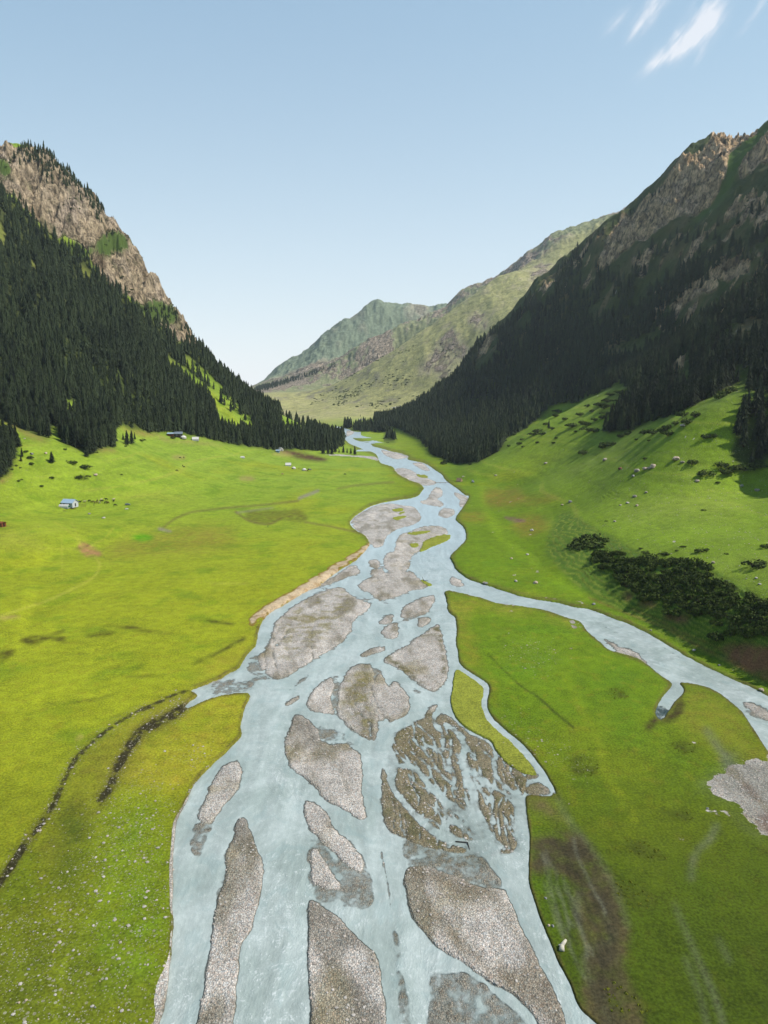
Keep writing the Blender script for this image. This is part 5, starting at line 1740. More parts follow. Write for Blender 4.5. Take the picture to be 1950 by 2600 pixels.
SHR = [shrub_arrays(20 + i) for i in range(6)]
SHL = [shrub_arrays(40 + i, 70, .6, .2) for i in range(5)]
shr_mesh = []
for i, (v_, f_, t_) in enumerate(SHR):
    o = grid_mesh('foliage', v_, f_, shrub_mat, {'tone': t_}, False)
    shr_mesh.append(o.data)
    bpy.data.objects.remove(o)
tb = MB()
for k in range(7):
    a = k * .9
    tb.tube((0, 0, -.1), (math.cos(a) * .55, math.sin(a) * .55, .38), .03, .012, 5)
stem_mesh = tb.mesh('stems', bark_mat)


def shrub(p, rx, ry, h, label, group, seed):
    r_ = random.Random(seed)
    root = empty('shrub', tuple(p), 0)
    root.scale = (rx, ry, h)
    tag(root, label, 'shrub', group)
    link('foliage', shr_mesh[r_.randrange(6)], root, rz=r_.uniform(0, 6.28))
    link('stems', stem_mesh, root)
    return root


rnd = random.Random(5)
# traced shrubs of the left slope (crop, x, y, half width px, label)
SL = [('c12', 320, 765, 36, 'low round shrub below the two thin young spruces'), ('c12', 330, 828, 28, 'slanting low shrub near the left edge'), ('c12', 765, 818, 50, 'long dark shrub uppermost of the three on the left slope'),
      ('c12', 893, 862, 68, 'middle long dark shrub on the left slope'), ('c12', 862, 972, 78, 'lowest and widest dark shrub on the left slope'), ('c12', 546, 975, 26, 'small round shrub left of the widest dark shrub'),
      ('c12', 440, 1062, 22, 'small lone shrub above the blue roofed house'), ('c12', 1280, 937, 16, 'tiny shrub alone in the upper middle of the left slope'), ('c12', 1495, 583, 40, 'low shrub right of the slope spruce cluster'),
      ('c12', 685, 675, 22, 'small dark shrub below the forest tongue'), ('c12', 172, 845, 18, 'small shrub close to the left edge spruces'), ('c12', 215, 865, 14, 'tiny shrub beside the left edge spruces'), ('c12', 195, 1005, 20, 'flat shrub below the left edge spruces'),
      ('c12', 227, 990, 14, 'tiny shrub touching the flat shrub at the left'), ('c12', 275, 700, 26, 'flat shrub beside the taller thin young spruce'), ('c12', 700, 795, 12, 'tiny shrub left of the uppermost long shrub'), ('c12', 1325, 640, 20, 'low shrub under the slope spruce cluster'),
      ('c12', 1025, 703, 12, 'tiny dark shrub under the forest edge soil'), ('c12', 130, 885, 18, 'ragged shrub above bare soil near the left edge'), ('c13', 200, 178, 26, 'light green bush beside the forest cabin')]
for k, (c, x_, y_, hw, lab) in enumerate(SL):
    p = ground(c, x_, y_)
    w = hw / CROPS[c][2] / FS * math.hypot(p.x, p.y)
    shrub(p, w, w * .8, min(w * 1.3, 5), lab, None, k)
# right: shrubs on the meadow, traced
SRm = [('c8', 1197, 335, 52, 'round dark bush alone on the right meadow'), ('c8', 1570, 438, 88, 'largest dark bush on the right meadow, near the edge'), ('c8', 1650, 308, 50, 'dark bush cut by the right edge of the meadow'), ('c8', 765, 316, 22, 'small bush above the bluff crest'),
       ('c8', 800, 346, 36, 'flat bush on the bluff crest'), ('c8', 928, 358, 46, 'long low bush on the bluff crest'), ('c8', 1062, 303, 22, 'small round bush left of the round dark bush'), ('c8', 1015, 330, 18, 'tiny bush between the crest bushes'),
       ('c8', 1365, 353, 20, 'tiny bush right of the round dark bush'), ('c8', 1210, 46, 20, 'tiny flat bush in the upper right meadow'), ('c8', 522, 122, 14, 'tiny dark bush above the terraced bluff')]
for k, (c, x_, y_, hw, lab) in enumerate(SRm):
    p = ground(c, x_, y_)
    w = hw / CROPS[c][2] / FS * math.hypot(p.x, p.y)
    shrub(p, w, w * .8, w * .8, lab, None, 60 + k)
c11s = [(690, 358, 38), (760, 352, 25), (770, 380, 34), (800, 385, 28), (730, 305, 18), (850, 268, 22), (830, 255, 30), (890, 262, 34), (860, 300, 26), (900, 300, 28), (910, 320, 22), (840, 318, 20), (655, 325, 14), (620, 285, 26), (605, 310, 16), (560, 350, 14),
        (500, 400, 32), (520, 385, 24), (540, 400, 18), (440, 425, 10), (425, 448, 14), (515, 440, 10), (595, 442, 9), (608, 418, 9), (375, 457, 10), (445, 460, 8), (590, 372, 12), (870, 455, 34), (840, 465, 22), (745, 495, 24), (895, 450, 14), (1008, 425, 10),
        (1070, 430, 9), (1045, 395, 24), (1090, 395, 34), (1130, 385, 34), (1160, 375, 24), (930, 412, 22), (965, 400, 20), (1165, 403, 26), (1200, 350, 18), (1260, 345, 24), (1240, 310, 26), (1300, 310, 24), (1350, 415, 20), (1390, 410, 18), (1050, 520, 10), (1285, 545, 22),
        (1350, 600, 36), (1420, 560, 30), (1490, 570, 40), (1440, 590, 34), (1540, 575, 40), (1600, 560, 40), (880, 205, 24), (930, 195, 30), (950, 210, 24), (1000, 150, 16), (870, 235, 30), (920, 235, 24), (1450, 200, 30), (1420, 220, 26), (1480, 185, 24), (1410, 640, 10), (1120, 220, 20), (735, 345, 18), (800, 330, 16), (705, 385, 9), (790, 285, 12), (65, 535, 22), (90, 520, 18), (50, 545, 16), (350, 432, 12), (400, 400, 14), (300, 490, 12), (765, 260, 14), (180, 548, 10)]
for k, (x_, y_, hw) in enumerate(c11s):
    p = ground('c11', x_, y_)
    w = 1.25 * hw / CROPS['c11'][2] / FS * math.hypot(p.x, p.y)
    shrub(p, w, w * .8, min(w * 1.3, 7), 'dark low shrub dotted along the forest edge above the right meadow', 'shrubs along the right forest edge', 100 + k)
# thicket on the bluff
thick = polys('c8', [(270, 290), (330, 235), (430, 225), (520, 250), (500, 300), (400, 310), (330, 320)], [(440, 360), (540, 340), (640, 350), (680, 390), (800, 380), (960, 390), (1130, 420), (1240, 450), (1290, 520), (1400, 580), (1520, 640), (1659, 690), (1800, 780), (1800, 1060), (1659, 1010), (1520, 1000), (1400, 1010), (1300, 960), (1250, 880), (1130, 800), (1000, 790), (900, 770), (800, 700), (700, 640), (620, 560), (540, 480), (450, 430)])
x, y, r = scatter(60, 330, 150, 480, 3.9, 33)
z = hgt(x, y)
sx, sy = project(x, y, z)
okk = (sample(thick, sx, sy) > .5) & (r.rand(len(x)) < .95)
TH = np.stack([x[okk], y[okk], z[okk]], 1)
dist_ = np.argsort(TH[:, 1])
print('thicket', len(TH))
for k, i in enumerate(dist_[:190]):
    s_ = r.uniform(2.4, 4.2)
    shrub(TH[i], s_, s_ * r.uniform(.8, 1.1), s_ * r.uniform(1.1, 1.7), 'dark leafy shrub tangled in the thicket on the terraced river bluff', 'shrubs of the bluff thicket', 400 + k)
extra = TH[dist_[190:]]
# scrub on the mountains as one mass
x, y, r = scatter(0, 1400, 420, 2250, 9, 35)
ok, z, sx, sy = keep(x, y, forestR, 4)
rm = sample(blur(rockR, 3), sx, sy)
dn = .10 + .5 * sstep(0, .4, fbm(x, y, 60, 4, 521)) * sstep(80, 200, z)
ok &= (r.rand(len(x)) < dn) & (rm < .4)
sc1 = np.stack([x[ok], y[ok], z[ok], r.uniform(1.8, 4.2, ok.sum())], 1)
x, y, r = scatter(-1300, 0, 480, 1500, 9, 36)
ok, z, sx, sy = keep(x, y, rock, 4)
ok &= (r.rand(len(x)) < .03 + .35 * sstep(.15, .45, fbm(x, y, 60, 4, 525)) + .9 * (sample(cliffgreen, sx, sy) > .5))
sc2 = np.stack([x[ok], y[ok], z[ok], r.uniform(1.4, 3.4, ok.sum())], 1)
x, y, r = scatter(-300, 700, 2300, 3300, 15, 37)
z = hgt(x, y)
ok = visible(x, y, 5) & (z > 36) & (r.rand(len(x)) < .75 * sstep(-.02, .35, fbm(x, y * .7, 110, 4, 531) - .4 * sstep(150, 380, z)))
sc3 = np.stack([x[ok], y[ok], z[ok], r.uniform(3, 6.5, ok.sum())], 1)
ext = np.concatenate([extra, np.full((len(extra), 1), 3.6)], 1) if len(extra) else np.zeros((0, 4))
for nm_, P_, lb in (('mountain_scrub', np.concatenate([sc1, ext]), 'dark green scrub scattered over the right mountain side'), ('mountain_scrub', sc2, 'green scrub clinging to the pale cliffs of the left mountain'), ('hill_scrub', sc3, 'dark scrub dotted over the olive far hillside')):
    o = merged(nm_, P_, SHL, shrub_mat, R9)
    tag(o, lb, 'scrub', None, 'stuff')


# ------------------------------------------------------------------ rocks
def rock_arrays(seed, sub_=2):
    import bmesh
    bm = bmesh.new()
    bmesh.ops.create_icosphere(bm, subdivisions=sub_, radius=1)
    off = Vector((seed * 3.1, seed * 1.7, 0))
    planes = []
    r_ = random.Random(seed)
    for k in range(7):
        d = Vector((r_.gauss(0, 1), r_.gauss(0, 1), r_.gauss(0, 1))).normalized()
        planes.append((d, r_.uniform(.55, .85)))
    for v in bm.verts:
        c = v.co
        for d, q in planes:
            e = c.dot(d) - q
            if e > 0:
                c -= d * e * .9
        c += c.normalized() * mnoise.noise(c * 1.6 + off) * .16
        c.z *= .72
    bm.verts.index_update()
    V_ = np.array([v.co[:] for v in bm.verts])
    F_ = np.array([[v.index for v in f.verts] for f in bm.faces])
    bm.free()
    return V_, F_, np.full(len(V_), .5)


RK = [rock_arrays(i, 2) for i in range(8)]
RKL = [rock_arrays(i + 20, 1) for i in range(8)]
rock_mesh = []
for i, (v_, f_, t_) in enumerate(RK):
    me = bpy.data.meshes.new('boulder')
    me.from_pydata([tuple(q) for q in v_], [], [tuple(int(a) for a in q) for q in f_])
    me.materials.append(stone_mats[i % 4])
    me.update()
    rock_mesh.append(me)
red_mat = simple('red_rock', (120, 70, 56), .8, .3, 2, .3, .5, .1)


def boulder(c, x_, y_, hw, label, group=None, seed=0, mat=None):
    p = ground(c, x_, y_)
    w = max(hw / CROPS[c][2] / FS * p.length, .2)
    r_ = random.Random(seed * 7 + 3)
    me = rock_mesh[r_.randrange(8)]
    if mat:
        me = me.copy()
        me.materials[0] = mat
    o = link('boulder', me, None, (p.x, p.y, p.z + w * .2), r_.uniform(0, 6.28), (w, w * r_.uniform(.7, 1), w * r_.uniform(.7, .95)))
    return tag(o, label, 'boulder', group)


B = [('c8', 435, 706, 16, 'pale boulder on the grass above the tributary bank', None), ('c8', 1425, 1316, 20, 'reddish boulder standing in the white water of the tributary', red_mat), ('c8', 1615, 1308, 20, 'pale boulder on the tributary bank at the right edge', None),
     ('c8', 1276, 415, 16, 'flat pale boulder near the dark bushes of the right meadow', None), ('c8', 1576, 520, 12, 'grey boulder right of the thicket on the meadow', None), ('c8', 22, 556, 18, 'tan boulder on the grass by the bright track', None), ('c8', 1600, 564, 12, 'small tan boulder right of the thicket', None),
     ('c8', 1140, 1028, 14, 'pale boulder on the grassy strip above the tributary', None), ('c8', 1317, 1132, 10, 'small pale boulder on the strip above the tributary', None), ('c8', 835, 887, 9, 'little tan boulder on the tributary bank grass', None),
     ('c5', 1022, 745, 10, 'dark boulder awash at the head of the long gravel bar', None), ('c5', 1127, 225, 9, 'brown boulder awash below the big gravel bar', None),
     ('c7', 1492, 1258, 12, 'tan boulder on the river bank above the tributary mouth', None), ('c12', 1008, 942, 24, 'white boulder right of the long dark shrubs', None), ('c12', 332, 718, 20, 'white boulder above the low round shrub', None),
     ('c12', 483, 712, 18, 'grey boulder left of the single young spruce', None), ('c12', 260, 558, 12, 'small white boulder below the bare soil at the left forest edge', None), ('c12', 940, 1350, 16, 'tan boulder below the cattle herd', None), ('c12', 1092, 1393, 18, 'pale flat boulder lowest below the cattle', None),
     ('c11', 1088, 558, 18, 'grey boulder topping the rock pile on the right meadow', None), ('c11', 1050, 570, 16, 'pale boulder in the middle of the rock pile', None), ('c11', 1012, 578, 18, 'broad grey boulder of the rock pile', None), ('c11', 990, 605, 12, 'small boulder at the foot of the rock pile', None), ('c11', 1070, 566, 12, 'small boulder within the rock pile', None),
     ('c11', 1205, 522, 20, 'grey boulder upslope right of the rock pile', None), ('c11', 1235, 535, 10, 'small boulder beside the upslope boulder', None), ('c11', 850, 525, 16, 'grey boulder amid the upper right meadow', None), ('c11', 928, 568, 14, 'reddish boulder left of the rock pile', red_mat), ('c11', 558, 540, 10, 'pinkish boulder in the upper middle of the right meadow', None),
     ('c11', 1238, 355, 14, 'white boulder below the upper forest edge', None), ('c11', 1308, 630, 12, 'pale boulder at the right of the meadow', None), ('c11', 678, 733, 14, 'grey boulder above the brown marshy grass', None), ('c11', 640, 747, 8, 'small boulder left of the grey marsh boulder', None),
     ('c11', 1055, 685, 10, 'upper of a pair of pale boulders on the meadow swell', None), ('c11', 998, 706, 12, 'left of a pair of pale boulders on the meadow swell', None), ('c11', 1010, 750, 9, 'lone pale boulder under the meadow swell', None), ('c11', 963, 737, 9, 'pale boulder left under the meadow swell', None), ('c11', 928, 748, 8, 'smallest pale boulder under the meadow swell', None),
     ('c11', 1530, 652, 10, 'boulder far right on the upper meadow', None), ('c11', 1605, 674, 12, 'flat grey boulder at the right edge of the meadow', None), ('c11', 490, 873, 12, 'tan boulder on the marshy grass near the track', None), ('c11', 900, 828, 9, 'grey boulder on the meadow crest above the bluff', None), ('c11', 310, 600, 8, 'dark boulder by the parked van', None),
     ('c4', 680, 798, 12, 'tan boulder on the grass right of the bright track', None), ('c4', 597, 790, 10, 'tan boulder left of the bright track end', None), ('c4', 645, 678, 8, 'small tan boulder beside the bright track', None), ('c4', 578, 695, 7, 'small pale boulder left of the bright track', None), ('c4', 470, 800, 10, 'white boulder on the bank where the tributary leaves', None)]
for k, (c, x_, y_, hw, lab, mt) in enumerate(B):
    boulder(c, x_, y_, hw, lab, None, k, mt)
B5 = [(410, 1110, 9), (235, 1330, 9), (120, 1430, 12), (490, 1370, 8), (530, 1500, 9), (590, 1640, 10), (300, 1530, 9), (140, 1270, 8), (480, 1100, 6), (620, 1180, 7), (350, 990, 7), (560, 920, 6), (160, 1020, 8), (80, 1570, 10), (420, 1480, 8), (230, 1180, 7), (60, 1360, 9), (590, 1290, 7), (185, 1220, 8), (110, 1560, 12),
      (540, 1420, 8), (400, 1590, 10), (500, 1590, 9), (290, 1620, 10), (160, 1640, 10), (640, 1450, 7), (255, 1090, 6), (460, 1250, 7), (330, 1200, 6), (70, 1230, 7)]
for k, (x_, y_, hw) in enumerate(B5):
    boulder('c5', x_, y_, hw * .62, 'pale loose boulder lying in the stony grass at the lower left', 'boulders in the stony lower left meadow', 300 + k)
B6 = [('c6', 735, 1245, 8, 'left of a pair of white boulders on the grass island bank'), ('c6', 752, 1247, 9, 'right of a pair of white boulders on the grass island bank'), ('c6', 1405, 752, 7, 'white boulder alone on the right foreground meadow'), ('c6', 722, 1130, 8, 'pale boulder in the grass beside the right channel'),
      ('c6', 722, 555, 6, 'pale boulder on the meadow above the thin channel'), ('c6', 820, 732, 5, 'small pale boulder beside the thin channel end')]
for k, (c, x_, y_, hw, lab) in enumerate(B6):
    boulder(c, x_, y_, hw, lab, None, 500 + k)

# loose cobbles: one mass on the bars and banks, one in the meadow
cob_mat = M('cobble')
ca_ = cob_mat.attr('tone')
cc = cob_mat.mix(cob_mat.mr(ca_, 0, 1, 0, 1, False), T(176, 168, 160), T(216, 208, 200))
cc = cob_mat.mix(cob_mat.mr(cob_mat.noise(.6, 3), .5, .65, 0, .5), cc, cob_mat.mix(1.0, cc, (1.1, .92, .84), 'MULTIPLY'))
cob_mat = cob_mat.fin(cc, .9, None, .15)


def cobbles(name, density_fn, n_try, smin, smax, label, ymax, seed, tone=(0, 1)):
    r = np.random.RandomState(seed)
    # sample uniformly over the ground within reach
    y = np.sqrt(r.uniform(80 ** 2, ymax ** 2, n_try))
    u = r.uniform(-.72, .72, n_try)
    x = u * y
    d = density_fn(x, y)
    ok = r.rand(n_try) < d
    x, y = x[ok], y[ok]
    z = hgt(x, y)
    s_ = smin + (smax - smin) * r.rand(len(x)) ** 2.2
    Vs, Fs, Ts = [], [], []
    off = 0
    wh = r.randint(0, 8, len(x))
    for li, (v_, f_, t_) in enumerate(RKL):
        k = wh == li
        if not k.any():
            continue
        a = r.uniform(0, 6.28, k.sum())
        ca2, sa2 = np.cos(a)[:, None], np.sin(a)[:, None]
        sx_, sy_, sz_ = s_[k][:, None] * r.uniform(.8, 1.3, (k.sum(), 1)), s_[k][:, None], s_[k][:, None] * r.uniform(.6, .95, (k.sum(), 1))
        X = (v_[None, :, 0] * ca2 - v_[None, :, 1] * sa2) * sx_ + x[k][:, None]
        Y = (v_[None, :, 0] * sa2 + v_[None, :, 1] * ca2) * sy_ + y[k][:, None]
        Z = v_[None, :, 2] * sz_ + z[k][:, None] + s_[k][:, None] * .15
        Vs.append(np.stack([X, Y, Z], -1).reshape(-1, 3))
        Fs.append((f_[None] + (np.arange(k.sum()) * len(v_))[:, None, None]).reshape(-1, 3) + off)
        Ts.append(np.repeat(r.uniform(tone[0], tone[1], k.sum()), len(v_)))
        off += k.sum() * len(v_)
    print(name, len(x))
    o = grid_mesh(name, np.concatenate(Vs), np.concatenate(Fs), cob_mat, {'tone': np.concatenate(Ts)}, False)
    return tag(o, label, 'stones', None, 'stuff')


def dens_bar(x, y):
    p0x, p0y = project(x, y, 0 * x)
    g = sample(GR, p0x, p0y)
    e = sample(GR2, p0x, p0y)
    br_ = sample(blur(new() + 0, 1), p0x, p0y) if False else 0
    edge = np.exp(-((g - .5) / .22) ** 2)
    return np.clip(.40 * (g > .45) * (1 + fbm(x, y, 12, 3, 601)) + edge * .35 * (sample(BED, p0x, p0y) > .3) + .7 * (e > .5), 0, 1) * sstep(420, 160, y)


def dens_mead(x, y):
    z = hgt(x, y)
    a, b = project(x, y, z)
    r_ = np.interp(y, ys, np.arange(NR)).astype(int)
    c_ = np.interp(x / y, us, np.arange(NC)).astype(int)
    return np.clip(stony[r_, c_] * .22, 0, 1) * (1 - gm[r_, c_]) * sstep(900, 150, y)


cobbles('cobbles', dens_bar, 170000, .10, .40, 'pale cobbles strewn over the gravel bars and the shoreline', 420, 71)
cobbles('field_stones', dens_mead, 260000, .10, .48, 'small pale stones scattered through the meadow grass', 700, 72, (.0, .75))

# dock leaves on the right foreground: leafy clumps
dk_m = new()
for p in docks:
    fill(dk_m, 'c6', p)
x, y, r = scatter(20, 260, 90, 330, 1.0, 38)
z = hgt(x, y)
sx, sy = project(x, y, z)
ok = (sample(blur(dk_m, 3), sx, sy) > .35) & (r.rand(len(x)) < .45)
if ok.sum():
    o = merged('dock_leaves', np.stack([x[ok], y[ok], z[ok] + .56, r.uniform(.2, .42, ok.sum())], 1), [shrub_arrays(60 + i, 40, .5, .3) for i in range(4)], dock_mat, R9)
    tag(o, 'olive brown leafy weed patches in the right foreground meadow', 'weeds', None, 'stuff')

# ------------------------------------------------------------------ camp things
felt = simple('white_felt', (236, 234, 228), .9, .06, 1, .1)
canvas = simple('canvas', (222, 214, 196), .85, .1, 2, .1)
tan_canvas = simple('tan_canvas', (190, 160, 128), .85, .12, 2, .1)
bluemetal = simple('blue_sheet_roof', (176, 202, 226), .4, .08, 1, .5)
greymetal = simple('grey_sheet_roof', (128, 140, 152), .45, .12, 1, .5)
whitewall = simple('whitewash', (220, 224, 226), .85, .08, 1, .1)
bluewall = simple('blue_paint', (150, 190, 220), .8, .08, 1, .1)
wood = simple('weathered_wood', (150, 124, 96), .9, .2, 4, .1)
rwood = simple('red_brown_wood', (140, 84, 54), .9, .2, 4, .1)
dwood = simple('dark_wood', (66, 56, 50), .9, .2, 4, .1)
pwood = simple('pale_wood', (214, 190, 140), .9, .15, 4, .1)
darkg = simple('dark_opening', (24, 24, 26), .6, .1, 1, .2)
greenf = simple('green_film', (120, 180, 160), .4, .1, 1, .4)
blackp = simple('black_paint', (18, 19, 22), .25, .05, 1, .6)
silverp = simple('silver_paint', (190, 196, 204), .3, .05, 1, .6)
rubber = simple('rubber', (22, 22, 22), .9, .1, 1, .1)
glassm = simple('car_glass', (34, 42, 50), .1, .05, 1, .8)
hide_black = simple('black_hide', (26, 23, 21), .8, .2, 2, .2)
hide_brown = simple('brown_hide', (96, 62, 40), .8, .2, 2, .2)
hide_pale = simple('pale_hide', (206, 190, 160), .8, .2, 2, .2)
skinm = simple('skin', (190, 140, 110), .6, .05)
cloth_dark = simple('dark_clothes', (40, 44, 60), .9, .1)
cloth_teal = simple('teal_clothes', (30, 96, 90), .9, .1)
lampg = simple('lamp_glass', (230, 230, 220), .2, .05)


def yurt(c, x_, y_, wpx, label, group=None, seed=0, real=None):
    p = ground(c, x_, y_)
    R = (wpx / CROPS[c][2] / FS * p.length) / 2 if real is None else real
    root = empty('yurt', tuple(p), random.Random(seed).uniform(-2.4, -.8), R / 2.8)
    tag(root, label, 'yurt', group)
    MB().lathe([(2.8, -.4), (2.8, 1.5)], 24).build('wall', felt, root, True)
    MB().lathe([(2.95, 1.45), (2.9, 1.55), (2.2, 2.25), (1.3, 2.85), (.55, 3.1)], 24).build('roof', felt, root, True)
    MB().lathe([(.55, 3.08), (.5, 3.2), (.1, 3.28)], 14).build('smoke_ring', wood, root, True)
    MB().box(2.72, 2.92, -.5, .5, 0, 1.45).build('door', rwood, root)
    b = MB()
    b.lathe([(2.83, .5), (2.84, .56), (2.83, .62)], 24)
    b.lathe([(2.83, 1.15), (2.84, 1.21), (2.83, 1.27)], 24)
    b.build('rope_band', wood, root)
    return root


yurt('c13', 1214, 433, 34, 'white yurt in the middle of the riverside camp', None, 1)
yurt('c13', 1302, 447, 36, 'white yurt beside the black car at the riverside camp', None, 2)
yurt('c13', 285, 178, 46, 'white yurt beside the dark cabin at the forest edge', None, 3)
fy_ = [('c9', 720, 281), ('c9', 737, 279), ('c9', 752, 277), ('c9', 766, 275), ('c9', 779, 272), ('c9', 802, 266), ('c9', 418, 392), ('c9', 430, 391), ('c9', 443, 391), ('c9', 457, 391), ('c9', 590, 352), ('c9', 615, 349), ('c9', 515, 408), ('c9', 529, 410), ('c9', 575, 380)]
for k, (c, x_, y_) in enumerate(fy_):
    if k < 6:
        lab, gp = 'tiny white yurt in the far row above the right forest tip', 'far row of yurts under the olive hill'
    elif k < 10:
        lab, gp = 'tiny white yurt in the row of four on the far pasture', 'four yurts in a row on the far pasture'
    else:
        lab, gp = 'tiny white yurt on the far pasture near the spruce tips', 'scattered yurts on the far pasture'
    yurt(c, x_, y_, 16, lab, gp, 10 + k)


def ridge_tent(c, x_, y_, wpx, label, rz, mat, w=3.2, l=4.4, h=2.4, name='tent', wall=.9):
    p = ground(c, x_, y_)
    k = (wpx / CROPS[c][2] / FS * p.length) / max(l, w)
    root = empty(name, tuple(p), rz, k)
    tag(root, label, 'tent')
    q = w / 2
    MB().prof([(-q, -.3), (q, -.3), (q, wall), (-q, wall)], -l / 2, l / 2).build('wall', mat, root)
    MB().prof([(-q - .12, wall - .1), (q + .12, wall - .1), (q + .1, wall), (0, h), (-q - .1, wall)], -l / 2 - .12, l / 2 + .12).build('roof', mat, root)
    MB().add([(l / 2 + .14, -.5, 0), (l / 2 + .14, .5, 0), (l / 2 + .14, .06, h * .75), (l / 2 + .14, -.06, h * .75)], [(0, 1, 2, 3)]).build('entrance', darkg, root)
    b = MB()
    for sx_ in (-1, 1):
        b.tube((sx_ * (l / 2 + .2), 0, 0), (sx_ * (l / 2 + .2), 0, h + .1), .04)
    b.build('tent_pole', wood, root)
    return root


ridge_tent('c13', 387, 193, 50, 'white wall tent on the dirt right of the forest cabin', 0.15, felt, 3, 4.6, 2.6)
ridge_tent('c13', 783, 342, 30, 'small white tent alone in the middle of the left meadow', -.2, felt)
ridge_tent('c13', 1103, 278, 40, 'white tent with a peaked roof at the forest edge by the ploughed patch', -.9, felt, 3.4, 4.4, 3)
ridge_tent('c13', 1168, 408, 46, 'white tent beside the planks at the riverside camp', .1, felt, 3.2, 4.8, 2.8)
ridge_tent('c9', 1350, 968, 50, 'tan peaked tent on the right river bank', 2.5, tan_canvas, 3.6, 5.0, 3.4, wall=.5)


def hut(c, x_, y_, wpx, label, rz, wallm, roofm, l=6, w=4.5, hw=2.4, hr=3.9, name='house', windows=2, doorside=1, chimney=False):
    p = ground(c, x_, y_)
    k = (wpx / CROPS[c][2] / FS * p.length) / l
    root = empty(name, tuple(p), rz, k)
    tag(root, label, 'house' if name == 'house' else name.replace('_', ' '))
    q = w / 2
    MB().prof([(-q, -.6), (q, -.6), (q, hw), (0, hr - .12), (-q, hw)], -l / 2, l / 2).build('wall', wallm, root)
    s_ = (hr - hw) / q
    rf = MB()
    rf.prof([(-q - .4, hw - .4 * s_ + .05), (0, hr + .03), (0, hr + .15), (-q - .4, hw - .4 * s_ + .17)], -l / 2 - .4, l / 2 + .4)
    rf.prof([(0, hr + .03), (q + .4, hw - .4 * s_ + .05), (q + .4, hw - .4 * s_ + .17), (0, hr + .15)], -l / 2 - .4, l / 2 + .4)
    ro = rf.build('roof', roofm, root)
    if chimney:
        MB().tube((l * .2, .5, hr - .6), (l * .2, .5, hr + .9), .12).build('chimney', greymetal, ro)
    d = MB().box(l / 2 - .05, l / 2 + .06, -.45, .45, 0, 1.95).build('door', darkg, root)
    MB().box(l / 2 + .06, l / 2 + .1, .3, .36, .95, 1.05).build('handle', greymetal, d)
    for i in range(windows):
        xw = -l / 2 + l * (i + .5) / windows
        wd = MB().box(xw - .5, xw + .5, -q - .05, -q + .02, 1.0, 1.9).build('window', darkg, root)
        fr = MB()
        fr.box(xw - .6, xw + .6, -q - .08, -q - .02, 1.9, 2.0).box(xw - .6, xw + .6, -q - .08, -q - .02, .9, 1.0)
        fr.box(xw - .6, xw - .5, -q - .08, -q - .02, 1.0, 1.9).box(xw + .5, xw + .6, -q - .08, -q - .02, 1.0, 1.9)
        fr.build('frame', whitewall, wd)
    return root


hut('c14', 430, 358, 165, 'white house with a pale blue sheet roof on the left meadow', -.25, whitewall, bluemetal, 8, 5.5, 2.5, 4.3, chimney=True)
hut('c13', 245, 160, 58, 'dark timber cabin with a grey sheet roof at the forest edge', .25, dwood, greymetal, 6.5, 4.6, 2.6, 4.2, 'cabin', chimney=True)
hut('c13', 178, 155, 44, 'small low shed with a blue roof left of the dark cabin', .1, rwood, bluemetal, 4.5, 3, 1.9, 2.6, 'shed', 1)
hut('c12', 8, 1478, 78, 'reddish brown wooden shed cut by the left edge of the meadow', -.3, rwood, rwood, 4.5, 3, 2.1, 2.6, 'shed', 1)
hut('c13', 1080, 292, 28, 'small pale blue hut left of the peaked white tent', 0, bluewall, bluemetal, 4, 3, 2, 2.8, 'hut', 1)
# tunnel tent beside the blue roofed house
p = ground('c14', 350, 380)
root = empty('tunnel_tent', tuple(p), -.12, (125 / 5.53 / FS * p.length) / 7)
tag(root, 'white rounded tunnel tent in front of the blue roofed house', 'tent')
arc = [(1.6 * math.cos(t), 2.3 * math.sin(t) ** .8 if 0 < t < math.pi - 1e-6 else 0) for t in np.linspace(0, math.pi, 13)]
MB().prof([(1.6, -.4)] + arc + [(-1.6, -.4)], -3.5, 3.5).build('cover', felt, root)
arc2 = [(1.3 * math.cos(t), 1.9 * math.sin(t)) for t in np.linspace(0, math.pi, 11)]
MB().prof(arc2, 3.5, 3.56).build('end_panel', greenf, root)
MB().prof([(y_ * .4, z_ * .8) for y_, z_ in arc2], 3.57, 3.62).build('door', darkg, root)
hb = MB()
for xx in (-3.4, -1.7, 0, 1.7, 3.4):
    for (a, b) in zip(arc[:-1], arc[1:]):
        hb.tube((xx, a[0] * 1.02, a[1] * 1.02), (xx, b[0] * 1.02, b[1] * 1.02), .04, n=5)
hb.build('hoops', greymetal, root)


def fence(c, pts, label, hpost=1.4, step=2.5):
    P = [ground(c, *q) for q in pts]
    root = empty('fence', tuple(P[0]))
    tag(root, label, 'fence')
    rails = MB()
    for a, b in zip(P[:-1], P[1:]):
        L = (b - a).length
        k = max(int(L / step), 1)
        for i in range(k + 1):
            q = a.lerp(b, i / k) - P[0]
            MB().tube((q.x, q.y, q.z - .3), (q.x, q.y, q.z + hpost), .08, .06, 6).build('post', wood, root)
        for hz in (.55, 1.15):
            rails.tube(a - P[0] + Vector((0, 0, hz)), b - P[0] + Vector((0, 0, hz)), .05, n=5)
    rails.build('rail', wood, root)
    return root


fence('c14', [(230, 350), (240, 378), (300, 392)], 'short grey wooden fence left of the white tunnel tent')
fence('c14', [(520, 352), (650, 345), (650, 372), (540, 388), (430, 402)], 'grey wooden paddock fence right of the blue roofed house')
fence('c9', [(1250, 955), (1300, 962), (1330, 985)], 'rough wooden rails on the bank left of the tan tent', 1.0)


